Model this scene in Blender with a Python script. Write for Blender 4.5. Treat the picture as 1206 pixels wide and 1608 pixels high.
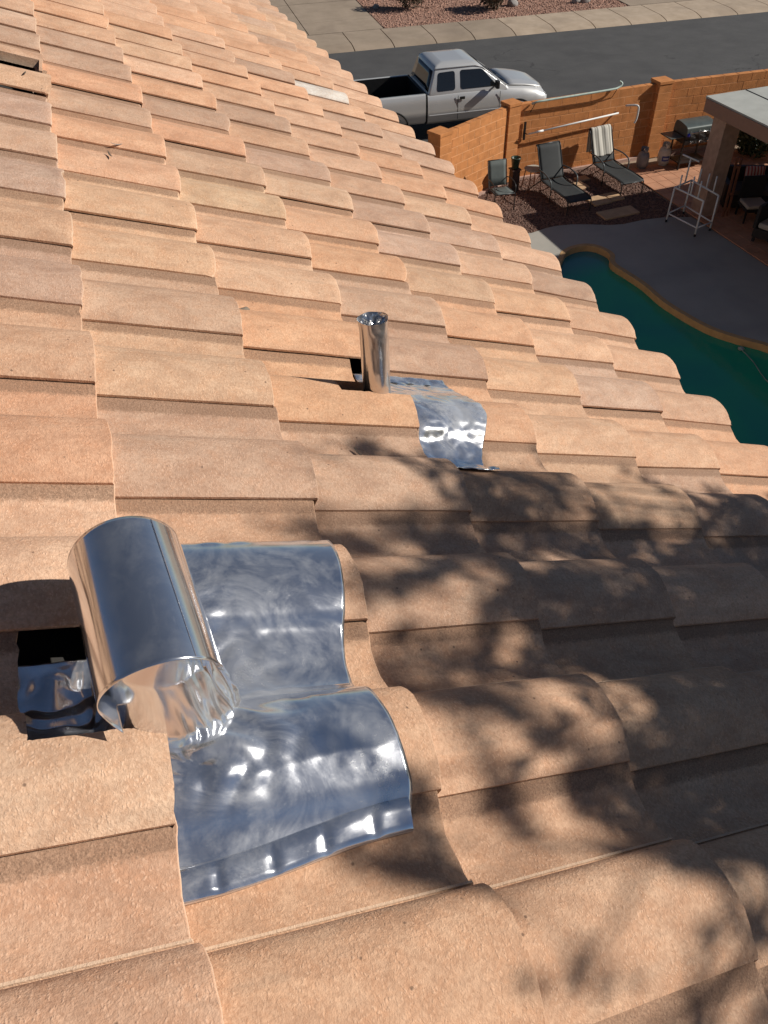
import bpy, bmesh, math, random
import numpy as np
from mathutils import Vector, Matrix, noise
from mathutils.geometry import tessellate_polygon
random.seed(7); rng = np.random.default_rng(7)
for o in list(bpy.data.objects): bpy.data.objects.remove(o)
SC = bpy.context.scene
COL = SC.collection
R = math.radians

# ------------------------------------------------------------------ camera
cam_d = bpy.data.cameras.new('camera'); cam = bpy.data.objects.new('camera', cam_d); COL.objects.link(cam)
cam_d.sensor_fit = 'HORIZONTAL'; cam_d.sensor_width = 36.0; cam_d.lens = 36.0*1236.5/1206.0
cam_d.clip_start = 0.02; cam_d.clip_end = 2000
right = Vector((0.940, -0.341, -0.021)); fwd = Vector((0.229, 0.674, -0.702)).normalized()
right = (right - fwd*right.dot(fwd)).normalized(); up = right.cross(fwd)
m = Matrix((right, up, -fwd)).transposed().to_4x4(); m.translation = Vector((0.102, -1.008, 0.826))
cam.matrix_world = m; SC.camera = cam

# ------------------------------------------------------------------ light
SUN = Vector((0.80, -0.245, 0.55)).normalized()
world = bpy.data.worlds.new('World'); SC.world = world; world.use_nodes = True
nt = world.node_tree; bg = nt.nodes['Background']
sky = nt.nodes.new('ShaderNodeTexSky'); sky.sky_type = 'NISHITA'; sky.sun_disc = False
sky.sun_elevation = math.asin(SUN.z); sky.sun_rotation = math.atan2(SUN.x, SUN.y)
sky.altitude = 900; sky.dust_density = 0.2; sky.air_density = 0.75
nt.links.new(sky.outputs[0], bg.inputs[0]); bg.inputs[1].default_value = 0.05
sl = bpy.data.lights.new('sun', 'SUN'); sl.energy = 5.0; sl.angle = R(0.53); sl.color = (1.0, 0.94, 0.86)
so = bpy.data.objects.new('sun', sl); COL.objects.link(so)
so.rotation_euler = (-SUN).to_track_quat('-Z', 'Y').to_euler(); so.location = SUN*30
SC.view_settings.view_transform = 'Standard'; SC.view_settings.look = 'None'
SC.view_settings.exposure = -0.03; SC.view_settings.gamma = 1.0; SC.view_settings.use_curve_mapping = False

# ------------------------------------------------------------------ helpers
class MB:
    """collects boxes, tubes and sheets, then links them as one mesh object"""
    def __init__(s): s.v = []; s.f = []; s.smooth = []
    def add(s, vs, fs, smooth=False):
        b = len(s.v); s.v += [tuple(p) for p in vs]
        for f in fs: s.f.append(tuple(b+i for i in f)); s.smooth.append(smooth)
    def box(s, c, d, rz=0.0, mat=None):
        hx, hy, hz = d[0]/2, d[1]/2, d[2]/2
        vs = [Vector((x*hx, y*hy, z*hz)) for z in (-1, 1) for y in (-1, 1) for x in (-1, 1)]
        M = Matrix.Translation(c) @ (mat if mat is not None else Matrix.Rotation(rz, 4, 'Z'))
        s.add([M @ v for v in vs], [(0,2,3,1),(4,5,7,6),(0,1,5,4),(2,6,7,3),(0,4,6,2),(1,3,7,5)])
    def tube(s, pts, r, n=8, caps=True):
        pts = [Vector(p) for p in pts]; rs = r if isinstance(r, (list, tuple)) else [r]*len(pts)
        vs = []; prev = None
        for i, p in enumerate(pts):
            t = (pts[min(i+1, len(pts)-1)] - pts[max(i-1, 0)]).normalized()
            a = prev if prev is not None else (Vector((0,0,1)) if abs(t.z) < .9 else Vector((1,0,0)))
            a = (a - t*a.dot(t)).normalized(); prev = a; b = t.cross(a)
            vs += [p + (a*math.cos(k*2*math.pi/n) + b*math.sin(k*2*math.pi/n))*rs[i] for k in range(n)]
        fs = [(i*n+k, i*n+(k+1)%n, (i+1)*n+(k+1)%n, (i+1)*n+k) for i in range(len(pts)-1) for k in range(n)]
        if caps: fs += [tuple(range(n))[::-1], tuple((len(pts)-1)*n+k for k in range(n))]
        s.add(vs, fs, True)
    def lathe(s, prof, c, n=20):
        vs = [Vector(c)+Vector((r*math.cos(k*2*math.pi/n), r*math.sin(k*2*math.pi/n), z)) for r, z in prof for k in range(n)]
        fs = [(i*n+k, i*n+(k+1)%n, (i+1)*n+(k+1)%n, (i+1)*n+k) for i in range(len(prof)-1) for k in range(n)]
        s.add(vs, fs, True)
    def grid(s, P, closed=False, smooth=True):
        """P[i][j] points"""
        a, b = len(P), len(P[0]); vs = [p for row in P for p in row]
        bb = b if closed else b-1
        s.add(vs, [(i*b+j, i*b+(j+1)%b, (i+1)*b+(j+1)%b, (i+1)*b+j) for i in range(a-1) for j in range(bb)], smooth)
    def prism(s, poly, z0, z1):
        n = len(poly); vs = [(x, y, z0) for x, y in poly]+[(x, y, z1) for x, y in poly]
        tri = tessellate_polygon([[Vector((x, y, 0)) for x, y in poly]])
        fs = [(i, (i+1)%n, n+(i+1)%n, n+i) for i in range(n)]
        for t in tri:
            fs.append(tuple(n+q for q in t)); fs.append(tuple(q for q in t))
        s.add(vs, fs)
    def build(s, name, mat, parent=None, bevel=0, solid=0, sub=0, fixn=True, off=-1):
        me = bpy.data.meshes.new(name); me.from_pydata(s.v, [], s.f); me.update()
        me.polygons.foreach_set('use_smooth', s.smooth)
        if fixn:
            bm = bmesh.new(); bm.from_mesh(me); bmesh.ops.recalc_face_normals(bm, faces=bm.faces); bm.to_mesh(me); bm.free()
        o = bpy.data.objects.new(name, me); COL.objects.link(o); me.materials.append(mat)
        if parent is not None: o.parent = parent
        if solid: q = o.modifiers.new('solid', 'SOLIDIFY'); q.thickness = solid; q.offset = off
        if bevel:
            q = o.modifiers.new('bevel', 'BEVEL'); q.width = bevel; q.segments = 2; q.limit_method = 'ANGLE'; q.angle_limit = R(40); q.harden_normals = False
        if sub: q = o.modifiers.new('sub', 'SUBSURF'); q.levels = q.render_levels = sub
        return o
def tag(o, label=None, cat=None, group=None, kind=None):
    if label: o['label'] = label
    if cat: o['category'] = cat
    if group: o['group'] = group
    if kind: o['kind'] = kind
    return o
def empty(name, loc=(0,0,0), rz=0.0):
    o = bpy.data.objects.new(name, None); COL.objects.link(o); o.location = loc; o.rotation_euler = (0, 0, rz); o.empty_display_size = .1
    return o
def copy_tree(o, parent=None):
    c = o.copy(); COL.objects.link(c)
    if parent is not None: c.parent = parent
    for ch in list(o.children): copy_tree(ch, c)
    return c
def smooth_curve(pts, k=6, closed=False):
    pts = [Vector(p) for p in pts]; n = len(pts); out = []
    rngi = range(n if closed else n-1)
    for i in rngi:
        g = (lambda q: pts[q % n]) if closed else (lambda q: pts[max(0, min(n-1, q))])
        p0, p1, p2, p3 = g(i-1), g(i), g(i+1), g(i+2)
        for s_ in range(k):
            t = s_/k
            out.append(.5*((2*p1)+(p2-p0)*t+(2*p0-5*p1+4*p2-p3)*t*t+(3*p1-p0-3*p2+p3)*t**3))
    if not closed: out.append(pts[-1])
    return out

# ------------------------------------------------------------------ materials
def mat_new(name):
    m = bpy.data.materials.new(name); m.use_nodes = True; nt = m.node_tree
    b = nt.nodes['Principled BSDF']; return m, nt, b
def simple(name, col, rough=.6, metal=0.0, var=.15, scale=8.0, bump=0.0, bscale=None, spec=.5, coat=0.0):
    m, nt, b = mat_new(name); N = nt.nodes; L = nt.links
    tc = N.new('ShaderNodeTexCoord'); oi = N.new('ShaderNodeObjectInfo')
    ad = N.new('ShaderNodeVectorMath'); ad.operation = 'ADD'; L.new(tc.outputs['Object'], ad.inputs[0])
    ml = N.new('ShaderNodeMath'); ml.operation = 'MULTIPLY'; ml.inputs[1].default_value = 37; L.new(oi.outputs['Random'], ml.inputs[0]); L.new(ml.outputs[0], ad.inputs[1])
    nz = N.new('ShaderNodeTexNoise'); nz.inputs['Scale'].default_value = scale; nz.inputs['Detail'].default_value = 6; L.new(ad.outputs[0], nz.inputs['Vector'])
    mp = N.new('ShaderNodeMapRange'); mp.inputs[1].default_value = .3; mp.inputs[2].default_value = .7
    mp.inputs[3].default_value = 1-var; mp.inputs[4].default_value = 1+var; L.new(nz.outputs['Fac'], mp.inputs[0])
    mx = N.new('ShaderNodeVectorMath'); mx.operation = 'SCALE'; mx.inputs[0].default_value = col[:3]; L.new(mp.outputs[0], mx.inputs['Scale'])
    L.new(mx.outputs[0], b.inputs['Base Color'])
    b.inputs['Roughness'].default_value = rough; b.inputs['Metallic'].default_value = metal
    b.inputs['Specular IOR Level'].default_value = spec; b.inputs['Coat Weight'].default_value = coat; b.inputs['Coat Roughness'].default_value = .08
    if bump:
        n2 = N.new('ShaderNodeTexNoise'); n2.inputs['Scale'].default_value = bscale or scale*6; n2.inputs['Detail'].default_value = 4; L.new(ad.outputs[0], n2.inputs['Vector'])
        bp = N.new('ShaderNodeBump'); bp.inputs['Strength'].default_value = 1; bp.inputs['Distance'].default_value = bump; L.new(n2.outputs['Fac'], bp.inputs['Height']); L.new(bp.outputs[0], b.inputs['Normal'])
    return m
def ramp(N, stops):
    r = N.new('ShaderNodeValToRGB'); e = r.color_ramp.elements
    while len(e) < len(stops): e.new(.5)
    for q, (p, c) in zip(e, stops): q.position = p; q.color = c if len(c) == 4 else (*c, 1)
    return r
def mixc(N, L, fac, a, b, mode='MIX'):
    x = N.new('ShaderNodeMix'); x.data_type = 'RGBA'; x.blend_type = mode
    if hasattr(fac, 'is_output'): L.new(fac, x.inputs[0])
    else: x.inputs[0].default_value = fac
    for k, v in ((6, a), (7, b)):
        if hasattr(v, 'is_output'): L.new(v, x.inputs[k])
        else: x.inputs[k].default_value = (*v, 1) if len(v) == 3 else v
    return x.outputs[2]
def nnoise(N, L, vec, scale, detail=5, rough=.5, dist=0.0):
    n = N.new('ShaderNodeTexNoise'); n.inputs['Scale'].default_value = scale; n.inputs['Detail'].default_value = detail
    n.inputs['Roughness'].default_value = rough; n.inputs['Distortion'].default_value = dist; L.new(vec, n.inputs['Vector']); return n.outputs['Fac']
def mrange(N, L, v, a, b, c, d):
    n = N.new('ShaderNodeMapRange'); n.inputs[1].default_value = a; n.inputs[2].default_value = b; n.inputs[3].default_value = c; n.inputs[4].default_value = d
    L.new(v, n.inputs[0]); return n.outputs[0]
def mth(N, L, op, a, b=None):
    n = N.new('ShaderNodeMath'); n.operation = op
    for k, v in ((0, a), (1, b)):
        if v is None: continue
        if hasattr(v, 'is_output'): L.new(v, n.inputs[k])
        else: n.inputs[k].default_value = v
    return n.outputs[0]

def tile_material():
    m, nt, b = mat_new('concrete_tile'); N, L = nt.nodes, nt.links
    tc = N.new('ShaderNodeTexCoord'); oi = N.new('ShaderNodeObjectInfo'); at = N.new('ShaderNodeAttribute'); at.attribute_name = 'stain_highlight'
    ad = N.new('ShaderNodeVectorMath'); ad.operation = 'ADD'; L.new(tc.outputs['Object'], ad.inputs[0])
    L.new(mth(N, L, 'MULTIPLY', oi.outputs['Random'], 53.0), ad.inputs[1]); v = ad.outputs[0]
    # broad blotches and washed streaks of the coloured slurry
    mp = N.new('ShaderNodeMapping'); mp.inputs['Rotation'].default_value = (0, R(24.3), 0); mp.inputs['Scale'].default_value = (1, 2.6, 2.6); L.new(v, mp.inputs[0])
    n1 = nnoise(N, L, mp.outputs[0], 7.0, 7, .62, .5)
    n2 = nnoise(N, L, v, 38.0, 6, .6)
    n3 = nnoise(N, L, v, 210.0, 3, .6)
    base = oi.outputs['Color']
    dk = mixc(N, L, 1.0, base, (.80, .74, .70), 'MULTIPLY')
    lt = mixc(N, L, 1.0, base, (1.16, 1.17, 1.15), 'MULTIPLY')
    c = mixc(N, L, mrange(N, L, n1, .36, .64, 0, 1), dk, lt)
    c = mixc(N, L, mrange(N, L, n2, .42, .7, 0, .55), c, mixc(N, L, 1.0, base, (1.05, .86, .72), 'MULTIPLY'))
    c = mixc(N, L, mrange(N, L, n3, .42, .68, 0, .45), c, mixc(N, L, 1.0, base, (.62, .56, .52), 'MULTIPLY'))
    # pale worn specks
    vo = N.new('ShaderNodeTexVoronoi'); vo.inputs['Scale'].default_value = 1.0; vo.inputs['Randomness'].default_value = 1
    mf = N.new('ShaderNodeMapping'); mf.inputs['Scale'].default_value = (300, 210, 300)
    wob = N.new('ShaderNodeTexNoise'); wob.inputs['Scale'].default_value = 90; L.new(v, wob.inputs['Vector'])
    wv = N.new('ShaderNodeVectorMath'); wv.operation = 'SCALE'; L.new(wob.outputs['Color'], wv.inputs[0]); wv.inputs['Scale'].default_value = .010
    wa = N.new('ShaderNodeVectorMath'); wa.operation = 'ADD'; L.new(v, wa.inputs[0]); L.new(wv.outputs[0], wa.inputs[1])
    L.new(wa.outputs[0], mf.inputs[0]); L.new(mf.outputs[0], vo.inputs['Vector'])
    sc_ = N.new('ShaderNodeSeparateColor'); L.new(vo.outputs['Color'], sc_.inputs[0]); cell = sc_.outputs[0]
    flake = mth(N, L, 'MULTIPLY', mth(N, L, 'MULTIPLY', mrange(N, L, vo.outputs['Distance'], .15, .65, 1, 0), mrange(N, L, cell, .30, .75, 0, 1)), mrange(N, L, n2, .38, .58, .25, 1))
    c = mixc(N, L, mth(N, L, 'MULTIPLY', flake, .62), c, mixc(N, L, 1.0, base, (1.24, 1.28, 1.30), 'MULTIPLY'))
    c = mixc(N, L, mth(N, L, 'MULTIPLY', mrange(N, L, cell, .0, .3, .35, 0), 1.0), c, mixc(N, L, 1.0, base, (.70, .58, .50), 'MULTIPLY'))
    ms = N.new('ShaderNodeMapping'); ms.inputs['Rotation'].default_value = (0, R(24.3), 0); ms.inputs['Scale'].default_value = (2.2, 30, 6); L.new(v, ms.inputs[0])
    c = mixc(N, L, mth(N, L, 'MULTIPLY', mrange(N, L, nnoise(N, L, ms.outputs[0], 1.6, 5, .6, .3), .52, .72, 0, .34), mrange(N, L, n1, .40, .6, 0, 1)), c, (.30, .215, .155))
    # sparse dark pits
    vp = N.new('ShaderNodeTexVoronoi'); vp.inputs['Scale'].default_value = 26; L.new(v, vp.inputs['Vector'])
    c = mixc(N, L, mrange(N, L, vp.outputs['Distance'], .035, .07, .7, 0), c, (.10, .06, .04))
    # dirt band below the side lap, ragged edge
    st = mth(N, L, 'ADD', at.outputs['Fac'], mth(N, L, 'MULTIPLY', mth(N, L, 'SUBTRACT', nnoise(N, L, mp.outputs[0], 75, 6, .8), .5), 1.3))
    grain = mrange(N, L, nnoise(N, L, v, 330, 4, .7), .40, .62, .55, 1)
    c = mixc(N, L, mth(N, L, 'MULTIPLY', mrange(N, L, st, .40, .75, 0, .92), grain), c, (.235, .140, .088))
    c = mixc(N, L, mrange(N, L, at.outputs['Fac'], -1.0, -.2, .8, 0), c, (.74, .58, .42))  # pale raw concrete on tile ends and rib; ends also carry painted rim highlight
    L.new(c, b.inputs['Base Color'])
    b.inputs['Roughness'].default_value = .82; b.inputs['Specular IOR Level'].default_value = .35
    # pebbled orange-peel relief
    w = nnoise(N, L, v, 130.0, 3, .55, .8); w2 = nnoise(N, L, v, 600.0, 2, .5)
    h = mth(N, L, 'ADD', mth(N, L, 'MULTIPLY', w, .8), mth(N, L, 'MULTIPLY', w2, .4)); h = mth(N, L, 'ADD', h, mth(N, L, 'MULTIPLY', flake, .32)); h = mth(N, L, 'ADD', h, mth(N, L, 'MULTIPLY', n2, .35))
    bp = N.new('ShaderNodeBump'); bp.inputs['Strength'].default_value = .8; bp.inputs['Distance'].default_value = .0021; L.new(h, bp.inputs['Height']); L.new(bp.outputs[0], b.inputs['Normal'])
    return m
def metal_material(name, rough=.1, dent=.0008, dscale=8, tint=(.80, .81, .83), smear=1.0, haze=.25):
    """aluminium sheet: bright mirror metal with cloudy oxide smears, faint scratches and shallow dents"""
    m, nt, b = mat_new(name); N, L = nt.nodes, nt.links
    v = N.new('ShaderNodeTexCoord').outputs['Object']
    n1 = nnoise(N, L, v, dscale, 1.2, .4, .3); n2 = nnoise(N, L, v, 10, 9, .68, .9); n4 = nnoise(N, L, v, 34, 6, .6, 1.0)
    mp = N.new('ShaderNodeMapping'); mp.inputs['Scale'].default_value = (6, 120, 120); mp.inputs['Rotation'].default_value = (.3, R(24), .55); L.new(v, mp.inputs[0])
    s1 = mrange(N, L, nnoise(N, L, mp.outputs[0], 4, 3, .6), .60, .70, 0, 1)
    mp2 = N.new('ShaderNodeMapping'); mp2.inputs['Scale'].default_value = (110, 7, 110); mp2.inputs['Rotation'].default_value = (.2, R(24), -.35); L.new(v, mp2.inputs[0])
    s2 = mrange(N, L, nnoise(N, L, mp2.outputs[0], 4, 3, .6), .63, .70, 0, 1)
    cloud = mrange(N, L, n2, .44, .64, 0, 1); fine = mrange(N, L, n4, .45, .7, 0, 1)
    sm = mth(N, L, 'MULTIPLY', mth(N, L, 'ADD', mth(N, L, 'MULTIPLY', cloud, .8), mth(N, L, 'MULTIPLY', fine, .2)), smear)
    scr = mth(N, L, 'MULTIPLY', mth(N, L, 'MAXIMUM', s1, s2), mth(N, L, 'MULTIPLY', fine, .6*smear))
    tot = mth(N, L, 'MINIMUM', mth(N, L, 'ADD', sm, scr), 1.0)
    L.new(mth(N, L, 'ADD', rough, mth(N, L, 'MULTIPLY', tot, .10)), b.inputs['Roughness'])
    L.new(mth(N, L, 'SUBTRACT', 1-haze*.25, mth(N, L, 'MULTIPLY', tot, haze)), b.inputs['Metallic'])
    L.new(mixc(N, L, tot, tint, (.70, .71, .72)), b.inputs['Base Color'])
    bp = N.new('ShaderNodeBump'); bp.inputs['Strength'].default_value = 1; bp.inputs['Distance'].default_value = dent; L.new(n1, bp.inputs['Height']); L.new(bp.outputs[0], b.inputs['Normal'])
    return m
def ground_mat(name, c1, c2, scale, c3=None, s3=1.0, rough=.9, bump=.004, bscale=60, speck=0.0):
    m, nt, b = mat_new(name); N, L = nt.nodes, nt.links
    v = N.new('ShaderNodeTexCoord').outputs['Object']
    n = nnoise(N, L, v, scale, 8, .6); c = mixc(N, L, mrange(N, L, n, .35, .65, 0, 1), c1, c2)
    if c3: c = mixc(N, L, mrange(N, L, nnoise(N, L, v, s3, 4, .5, .5), .5, .72, 0, .8), c, c3)
    if speck:
        c = mixc(N, L, mrange(N, L, nnoise(N, L, v, 120, 3, .7), .5, .7, 0, speck), c, tuple(x*1.9 for x in c1))
    L.new(c, b.inputs['Base Color']); b.inputs['Roughness'].default_value = rough
    bp = N.new('ShaderNodeBump'); bp.inputs['Distance'].default_value = bump; L.new(nnoise(N, L, v, bscale, 5, .6), bp.inputs['Height']); L.new(bp.outputs[0], b.inputs['Normal'])
    return m
TILE = tile_material()
ALU = metal_material('aluminium_sheet', .10, .0007, 6, tint=(.74, .76, .80), smear=.85, haze=.27)
ALU_TUBE = metal_material('aluminium_tube', .13, .0003, 6, smear=.35, haze=.2)
LEAD = metal_material('foil_wrap', .15, .0008, 30, (.62, .61, .60), smear=.6, haze=.2)
FOIL = metal_material('small_flashing_metal', .12, .0016, 24, (.84, .85, .87), haze=.34)
UNDER = simple('felt_underlay', (.03, .028, .026), .9)
BLOCK = simple('orange_block', (.56, .235, .085), .9, var=.16, scale=5, bump=.006, bscale=90, spec=.2)
MORTAR = simple('mortar', (.66, .34, .16), .95, var=.15, spec=.2)
STUCCO = simple('stucco', (.50, .36, .26), .9, var=.06, bump=.004, bscale=70, spec=.2)
ASPHALT = ground_mat('asphalt', (.062, .061, .060), (.080, .078, .076), 1.4, (.05, .049, .049), .5, .85, .006, 90, .25)
nt_a = ASPHALT.node_tree; N_, L_ = nt_a.nodes, nt_a.links; b_ = N_['Principled BSDF']; old = b_.inputs['Base Color'].links[0].from_socket
v_ = N_.new('ShaderNodeTexCoord').outputs['Object']; dn = N_.new('ShaderNodeTexNoise'); dn.inputs['Scale'].default_value = .8; dn.inputs['Detail'].default_value = 5; L_.new(v_, dn.inputs['Vector'])
sv = N_.new('ShaderNodeVectorMath'); sv.operation = 'SCALE'; sv.inputs['Scale'].default_value = 3.5; L_.new(dn.outputs['Color'], sv.inputs[0]); av = N_.new('ShaderNodeVectorMath'); L_.new(v_, av.inputs[0]); L_.new(sv.outputs[0], av.inputs[1])
vc = N_.new('ShaderNodeTexVoronoi'); vc.feature = 'DISTANCE_TO_EDGE'; vc.inputs['Scale'].default_value = .16; L_.new(av.outputs[0], vc.inputs['Vector'])
crack = mth(N_, L_, 'MULTIPLY', mrange(N_, L_, vc.outputs['Distance'], .002, .006, .75, 0), mrange(N_, L_, nnoise(N_, L_, v_, .3, 3), .45, .55, 0, 1))
L_.new(mixc(N_, L_, crack, old, (.022, .021, .021)), b_.inputs['Base Color'])
CONC = ground_mat('pale_concrete', (.40, .31, .22), (.48, .38, .28), 2.2, (.33, .255, .185), 1.1, .9, .003, 50)
CONC_D = ground_mat('drive_concrete', (.30, .235, .17), (.37, .29, .215), 1.2, (.24, .185, .135), .6, .9, .003, 50)
DECK = ground_mat('pool_deck_concrete', (.36, .345, .30), (.40, .38, .33), 1.5, (.31, .295, .26), .8, .85, .002, 60)
COPING = simple('coping_paint', (.50, .31, .14), .7, var=.1)
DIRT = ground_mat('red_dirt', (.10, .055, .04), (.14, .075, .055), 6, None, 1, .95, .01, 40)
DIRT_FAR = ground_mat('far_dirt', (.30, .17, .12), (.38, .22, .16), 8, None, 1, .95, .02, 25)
DESERT = ground_mat('desert_ground', (.30, .22, .15), (.36, .27, .19), .5, None, 1, .95, .02, 10)
PATIO = simple('terracotta_tile', (.52, .26, .15), .75, var=.14, scale=3, bump=.001)
STEP = simple('sandstone', (.50, .33, .19), .85, var=.14, scale=6, bump=.003)
SLING_D = simple('charcoal_sling', (.026, .030, .031), .75, var=.1)
SLING_G = simple('grey_green_sling', (.10, .12, .115), .75, var=.08)
FRAME_D = simple('dark_frame', (.035, .036, .037), .4, .3)
FRAME_G = simple('grey_frame', (.10, .115, .12), .4, .3)
WHITE = simple('white_pvc', (.72, .74, .72), .4, var=.05)
BLACKM = simple('black_metal', (.018, .018, .019), .45, .2)
GREYM = simple('grill_grey', (.10, .12, .115), .35, .2)
RUBBER = simple('rubber', (.015, .015, .015), .85)
PAINT = simple('silver_paint', (.56, .565, .56), .32, .25, var=.03, scale=2, coat=.8)
GLASS = simple('dark_tinted_glass', (.012, .013, .015), .04, 0, var=.02, spec=.8)
CHROME = simple('chrome', (.6, .6, .6), .2, 1)
LAMP = simple('lamp_lens', (.55, .56, .57), .1, 0, coat=1)
BROWN = simple('brown_fascia', (.30, .175, .125), .8, var=.06)
COVER = simple('rolled_roofing', (.40, .41, .38), .9, var=.07, scale=4, bump=.002)
WOODB = simple('red_brown_wood', (.22, .09, .05), .6)
CUSH = simple('cream_cushion', (.40, .37, .33), .85, var=.04)
SOFA = simple('dark_wicker', (.018, .015, .014), .7, bump=.004, bscale=90)
GREENP = simple('dark_green_glaze', (.03, .06, .04), .3)
BARK = simple('bark', (.12, .085, .06), .9, bump=.01)
LEAF = simple('leaf', (.065, .10, .035), .6, var=.35, scale=3)
LEAF_B = simple('dry_bush_leaf', (.075, .055, .03), .7, var=.35, scale=6)
LEAF_D = simple('dark_leaf', (.03, .05, .02), .6, var=.3, scale=6)
DRYLEAF = simple('dry_leaf', (.10, .075, .055), .7)
STONE = simple('grey_stone', (.30, .28, .26), .9, bump=.01)
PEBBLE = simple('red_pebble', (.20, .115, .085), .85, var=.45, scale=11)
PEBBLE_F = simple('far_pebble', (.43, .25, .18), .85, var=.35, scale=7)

# ------------------------------------------------------------------ roof frame: i rows (0.29 m, along +Y), j courses down the slope
W, RT, SL = 0.29, 1.199, R(24.3)
PV = W*RT
Vd = Vector((math.cos(SL), 0, -math.sin(SL))); Nd = Vector((math.sin(SL), 0, math.cos(SL))); Ud = Vector((0, 1, 0))
def RP(i, j, n=0.0): return Ud*(i*W) + Vd*(j*PV) + Nd*n       # i rows, j courses, n metres
TH = 0.030
PROF = [(0,0),(.012,.010),(.035,.024),(.07,.040),(.12,.064),(.18,.086),(.25,.100),(.32,.104),(.39,.098),(.45,.085),(.495,.068),(.53,.045),(.556,.014),(.570,-.018),(.578,-.052),(.586,-.056),(.589,-.046),(.600,-.047),(.604,-.066),(.65,-.080),(.71,-.091),(.77,-.093),(.83,-.087),(.88,-.074),(.93,-.055),(.965,-.039),(.985,-.030),(1.0,-.0235),(1.03,-.022)]
PU = np.array([p[0] for p in PROF]); PZ = np.array([p[1] for p in PROF])
def profile(u):
    f = u - math.floor(u); return float(np.interp(f, PU, PZ))
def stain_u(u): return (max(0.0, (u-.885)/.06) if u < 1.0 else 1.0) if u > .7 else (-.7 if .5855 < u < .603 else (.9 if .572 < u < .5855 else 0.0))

def make_tile_mesh(i, j, seed, far=False, cut=None, sheared=0.0):
    r = random.Random(seed)
    us = [p[0] for p in PROF]; vs = [-.07, .0, .25, .5, .75, .94, .985, 1.0] if not far else [-.07, .5, .985, 1.0]
    if not far and i < 3: vs = [-.07, 0, .12, .25, .38, .5, .62, .75, .86, .94, .975, .992, 1.0]
    if cut:
        cu0, _, cv0, _ = cut[0]; cv1 = 2.0
        for c_ in cut:
            us = sorted(set(us + [q for q in c_[:2] if 0 < q < 1])); vs = sorted(set(vs + [q for q in c_[2:] if 0 < q < 1]))
        nv = []
        for a, b_ in zip(vs, vs[1:]):
            k = 7 if cv0-.01 <= a < cv1 else 1
            nv += [a+(b_-a)*q/k for q in range(k)]
        vs = nv+[vs[-1]]
    V = []; F = []; ST = []
    amp = .0016 if not far else .0
    def P(u, v, dz=0.0):
        z = float(np.interp(u, PU, PZ))
        n = -TH*(1-v) + z*W + dz
        e = 0.0
        if v >= .985: e = amp*2.2*noise.noise(Vector((u*9+seed*3.1, seed, 0))) + amp*1.4*noise.noise(Vector((u*40, seed*1.7, 5)))
        if v == 1.0: n -= .0035
        if i > 0 and seed % 9 == 0 and v > .93 and u < .12: e -= .014*(1-u/.12)*(.6+.4*math.sin(u*90)); n -= .003*(1-u/.12)*(v > .97)
        if i > 0 and seed % 13 == 5 and v > .97 and abs(u-.3-.1*(seed%3)) < .07: e -= .007
        if cut and abs(u-cu0) < 1e-6 and v >= cv0-1e-6: 
            du = .006*noise.noise(Vector((v*22, seed, 3)))+.005*noise.noise(Vector((v*90, seed, 9)))
        else: du = 0
        if cut and abs(v-cv0) < 1e-6 and u >= cu0-1e-6: dv = .02*noise.noise(Vector((u*18, seed, 6)))
        else: dv = 0
        n += .0012*noise.noise(Vector((u*3, v*3, seed*2.3))) if not far else 0
        return Vector((0, (u+du)*W, 0)) + Vd*((v-1+dv)*PV+e) + Nd*n
    nu, nvv = len(us), len(vs); top = {}
    for a, v in enumerate(vs):
        for b_, u in enumerate(us):
            top[a, b_] = len(V); V.append(P(u, v)); ST.append(-.75 if v == 1.0 else stain_u(u)*.95)  # butt row gets the pale painted-in rim highlight, other rows the stain value
    def removed(a, b_):
        if not cut: return False
        um = (us[b_]+us[b_+1])/2; vm = (vs[a]+vs[a+1])/2
        return any(c_[0] < um < c_[1] and c_[2] < vm < c_[3] for c_ in cut)
    kept = [(a, b_) for a in range(nvv-1) for b_ in range(nu-1) if not removed(a, b_)]
    ks = set(kept)
    for a, b_ in kept: F.append((top[a, b_], top[a+1, b_], top[a+1, b_+1], top[a, b_+1]))
    T = .0305; bot = {}
    def low(a, b_, depth=T, lip=False):
        k = (a, b_, lip)
        if k not in bot:
            bot[k] = len(V); p = V[top[a, b_]] - Nd*depth
            if lip: p = V[top[a, b_]] - Nd*.0063 + Ud*.0012
            elif vs[a] >= .999: p = p - Vd*.003
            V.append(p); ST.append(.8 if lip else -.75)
        return bot[k]
    for a, b_ in kept:
        if (a+1, b_) not in ks and (a == nvv-2 or removed(a+1, b_)): F.append((top[a+1, b_], low(a+1, b_), low(a+1, b_+1), top[a+1, b_+1]))
        if b_ == 0: F.append((top[a, 0], low(a, 0, lip=True), low(a+1, 0, lip=True), top[a+1, 0]))
        elif (a, b_-1) not in ks and removed(a, b_-1): F.append((top[a, b_], top[a+1, b_], low(a+1, b_), low(a, b_)))
        if b_+1 < nu-1 and removed(a, b_+1): F.append((top[a, b_+1], low(a, b_+1), low(a+1, b_+1), top[a+1, b_+1]))
    me = bpy.data.meshes.new('tile'); me.from_pydata(V, [], F); me.update()
    me.polygons.foreach_set('use_smooth', [True]*len(F))
    bm = bmesh.new(); bm.from_mesh(me); bmesh.ops.recalc_face_normals(bm, faces=bm.faces)
    for e in bm.edges:
        if len(e.link_faces) == 2 and e.calc_face_angle(0) > R(42): e.smooth = False
    bm.to_mesh(me); bm.free()
    at = me.attributes.new('stain_highlight', 'FLOAT', 'POINT'); at.data.foreach_set('value', ST)
    me.materials.append(TILE); return me

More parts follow.
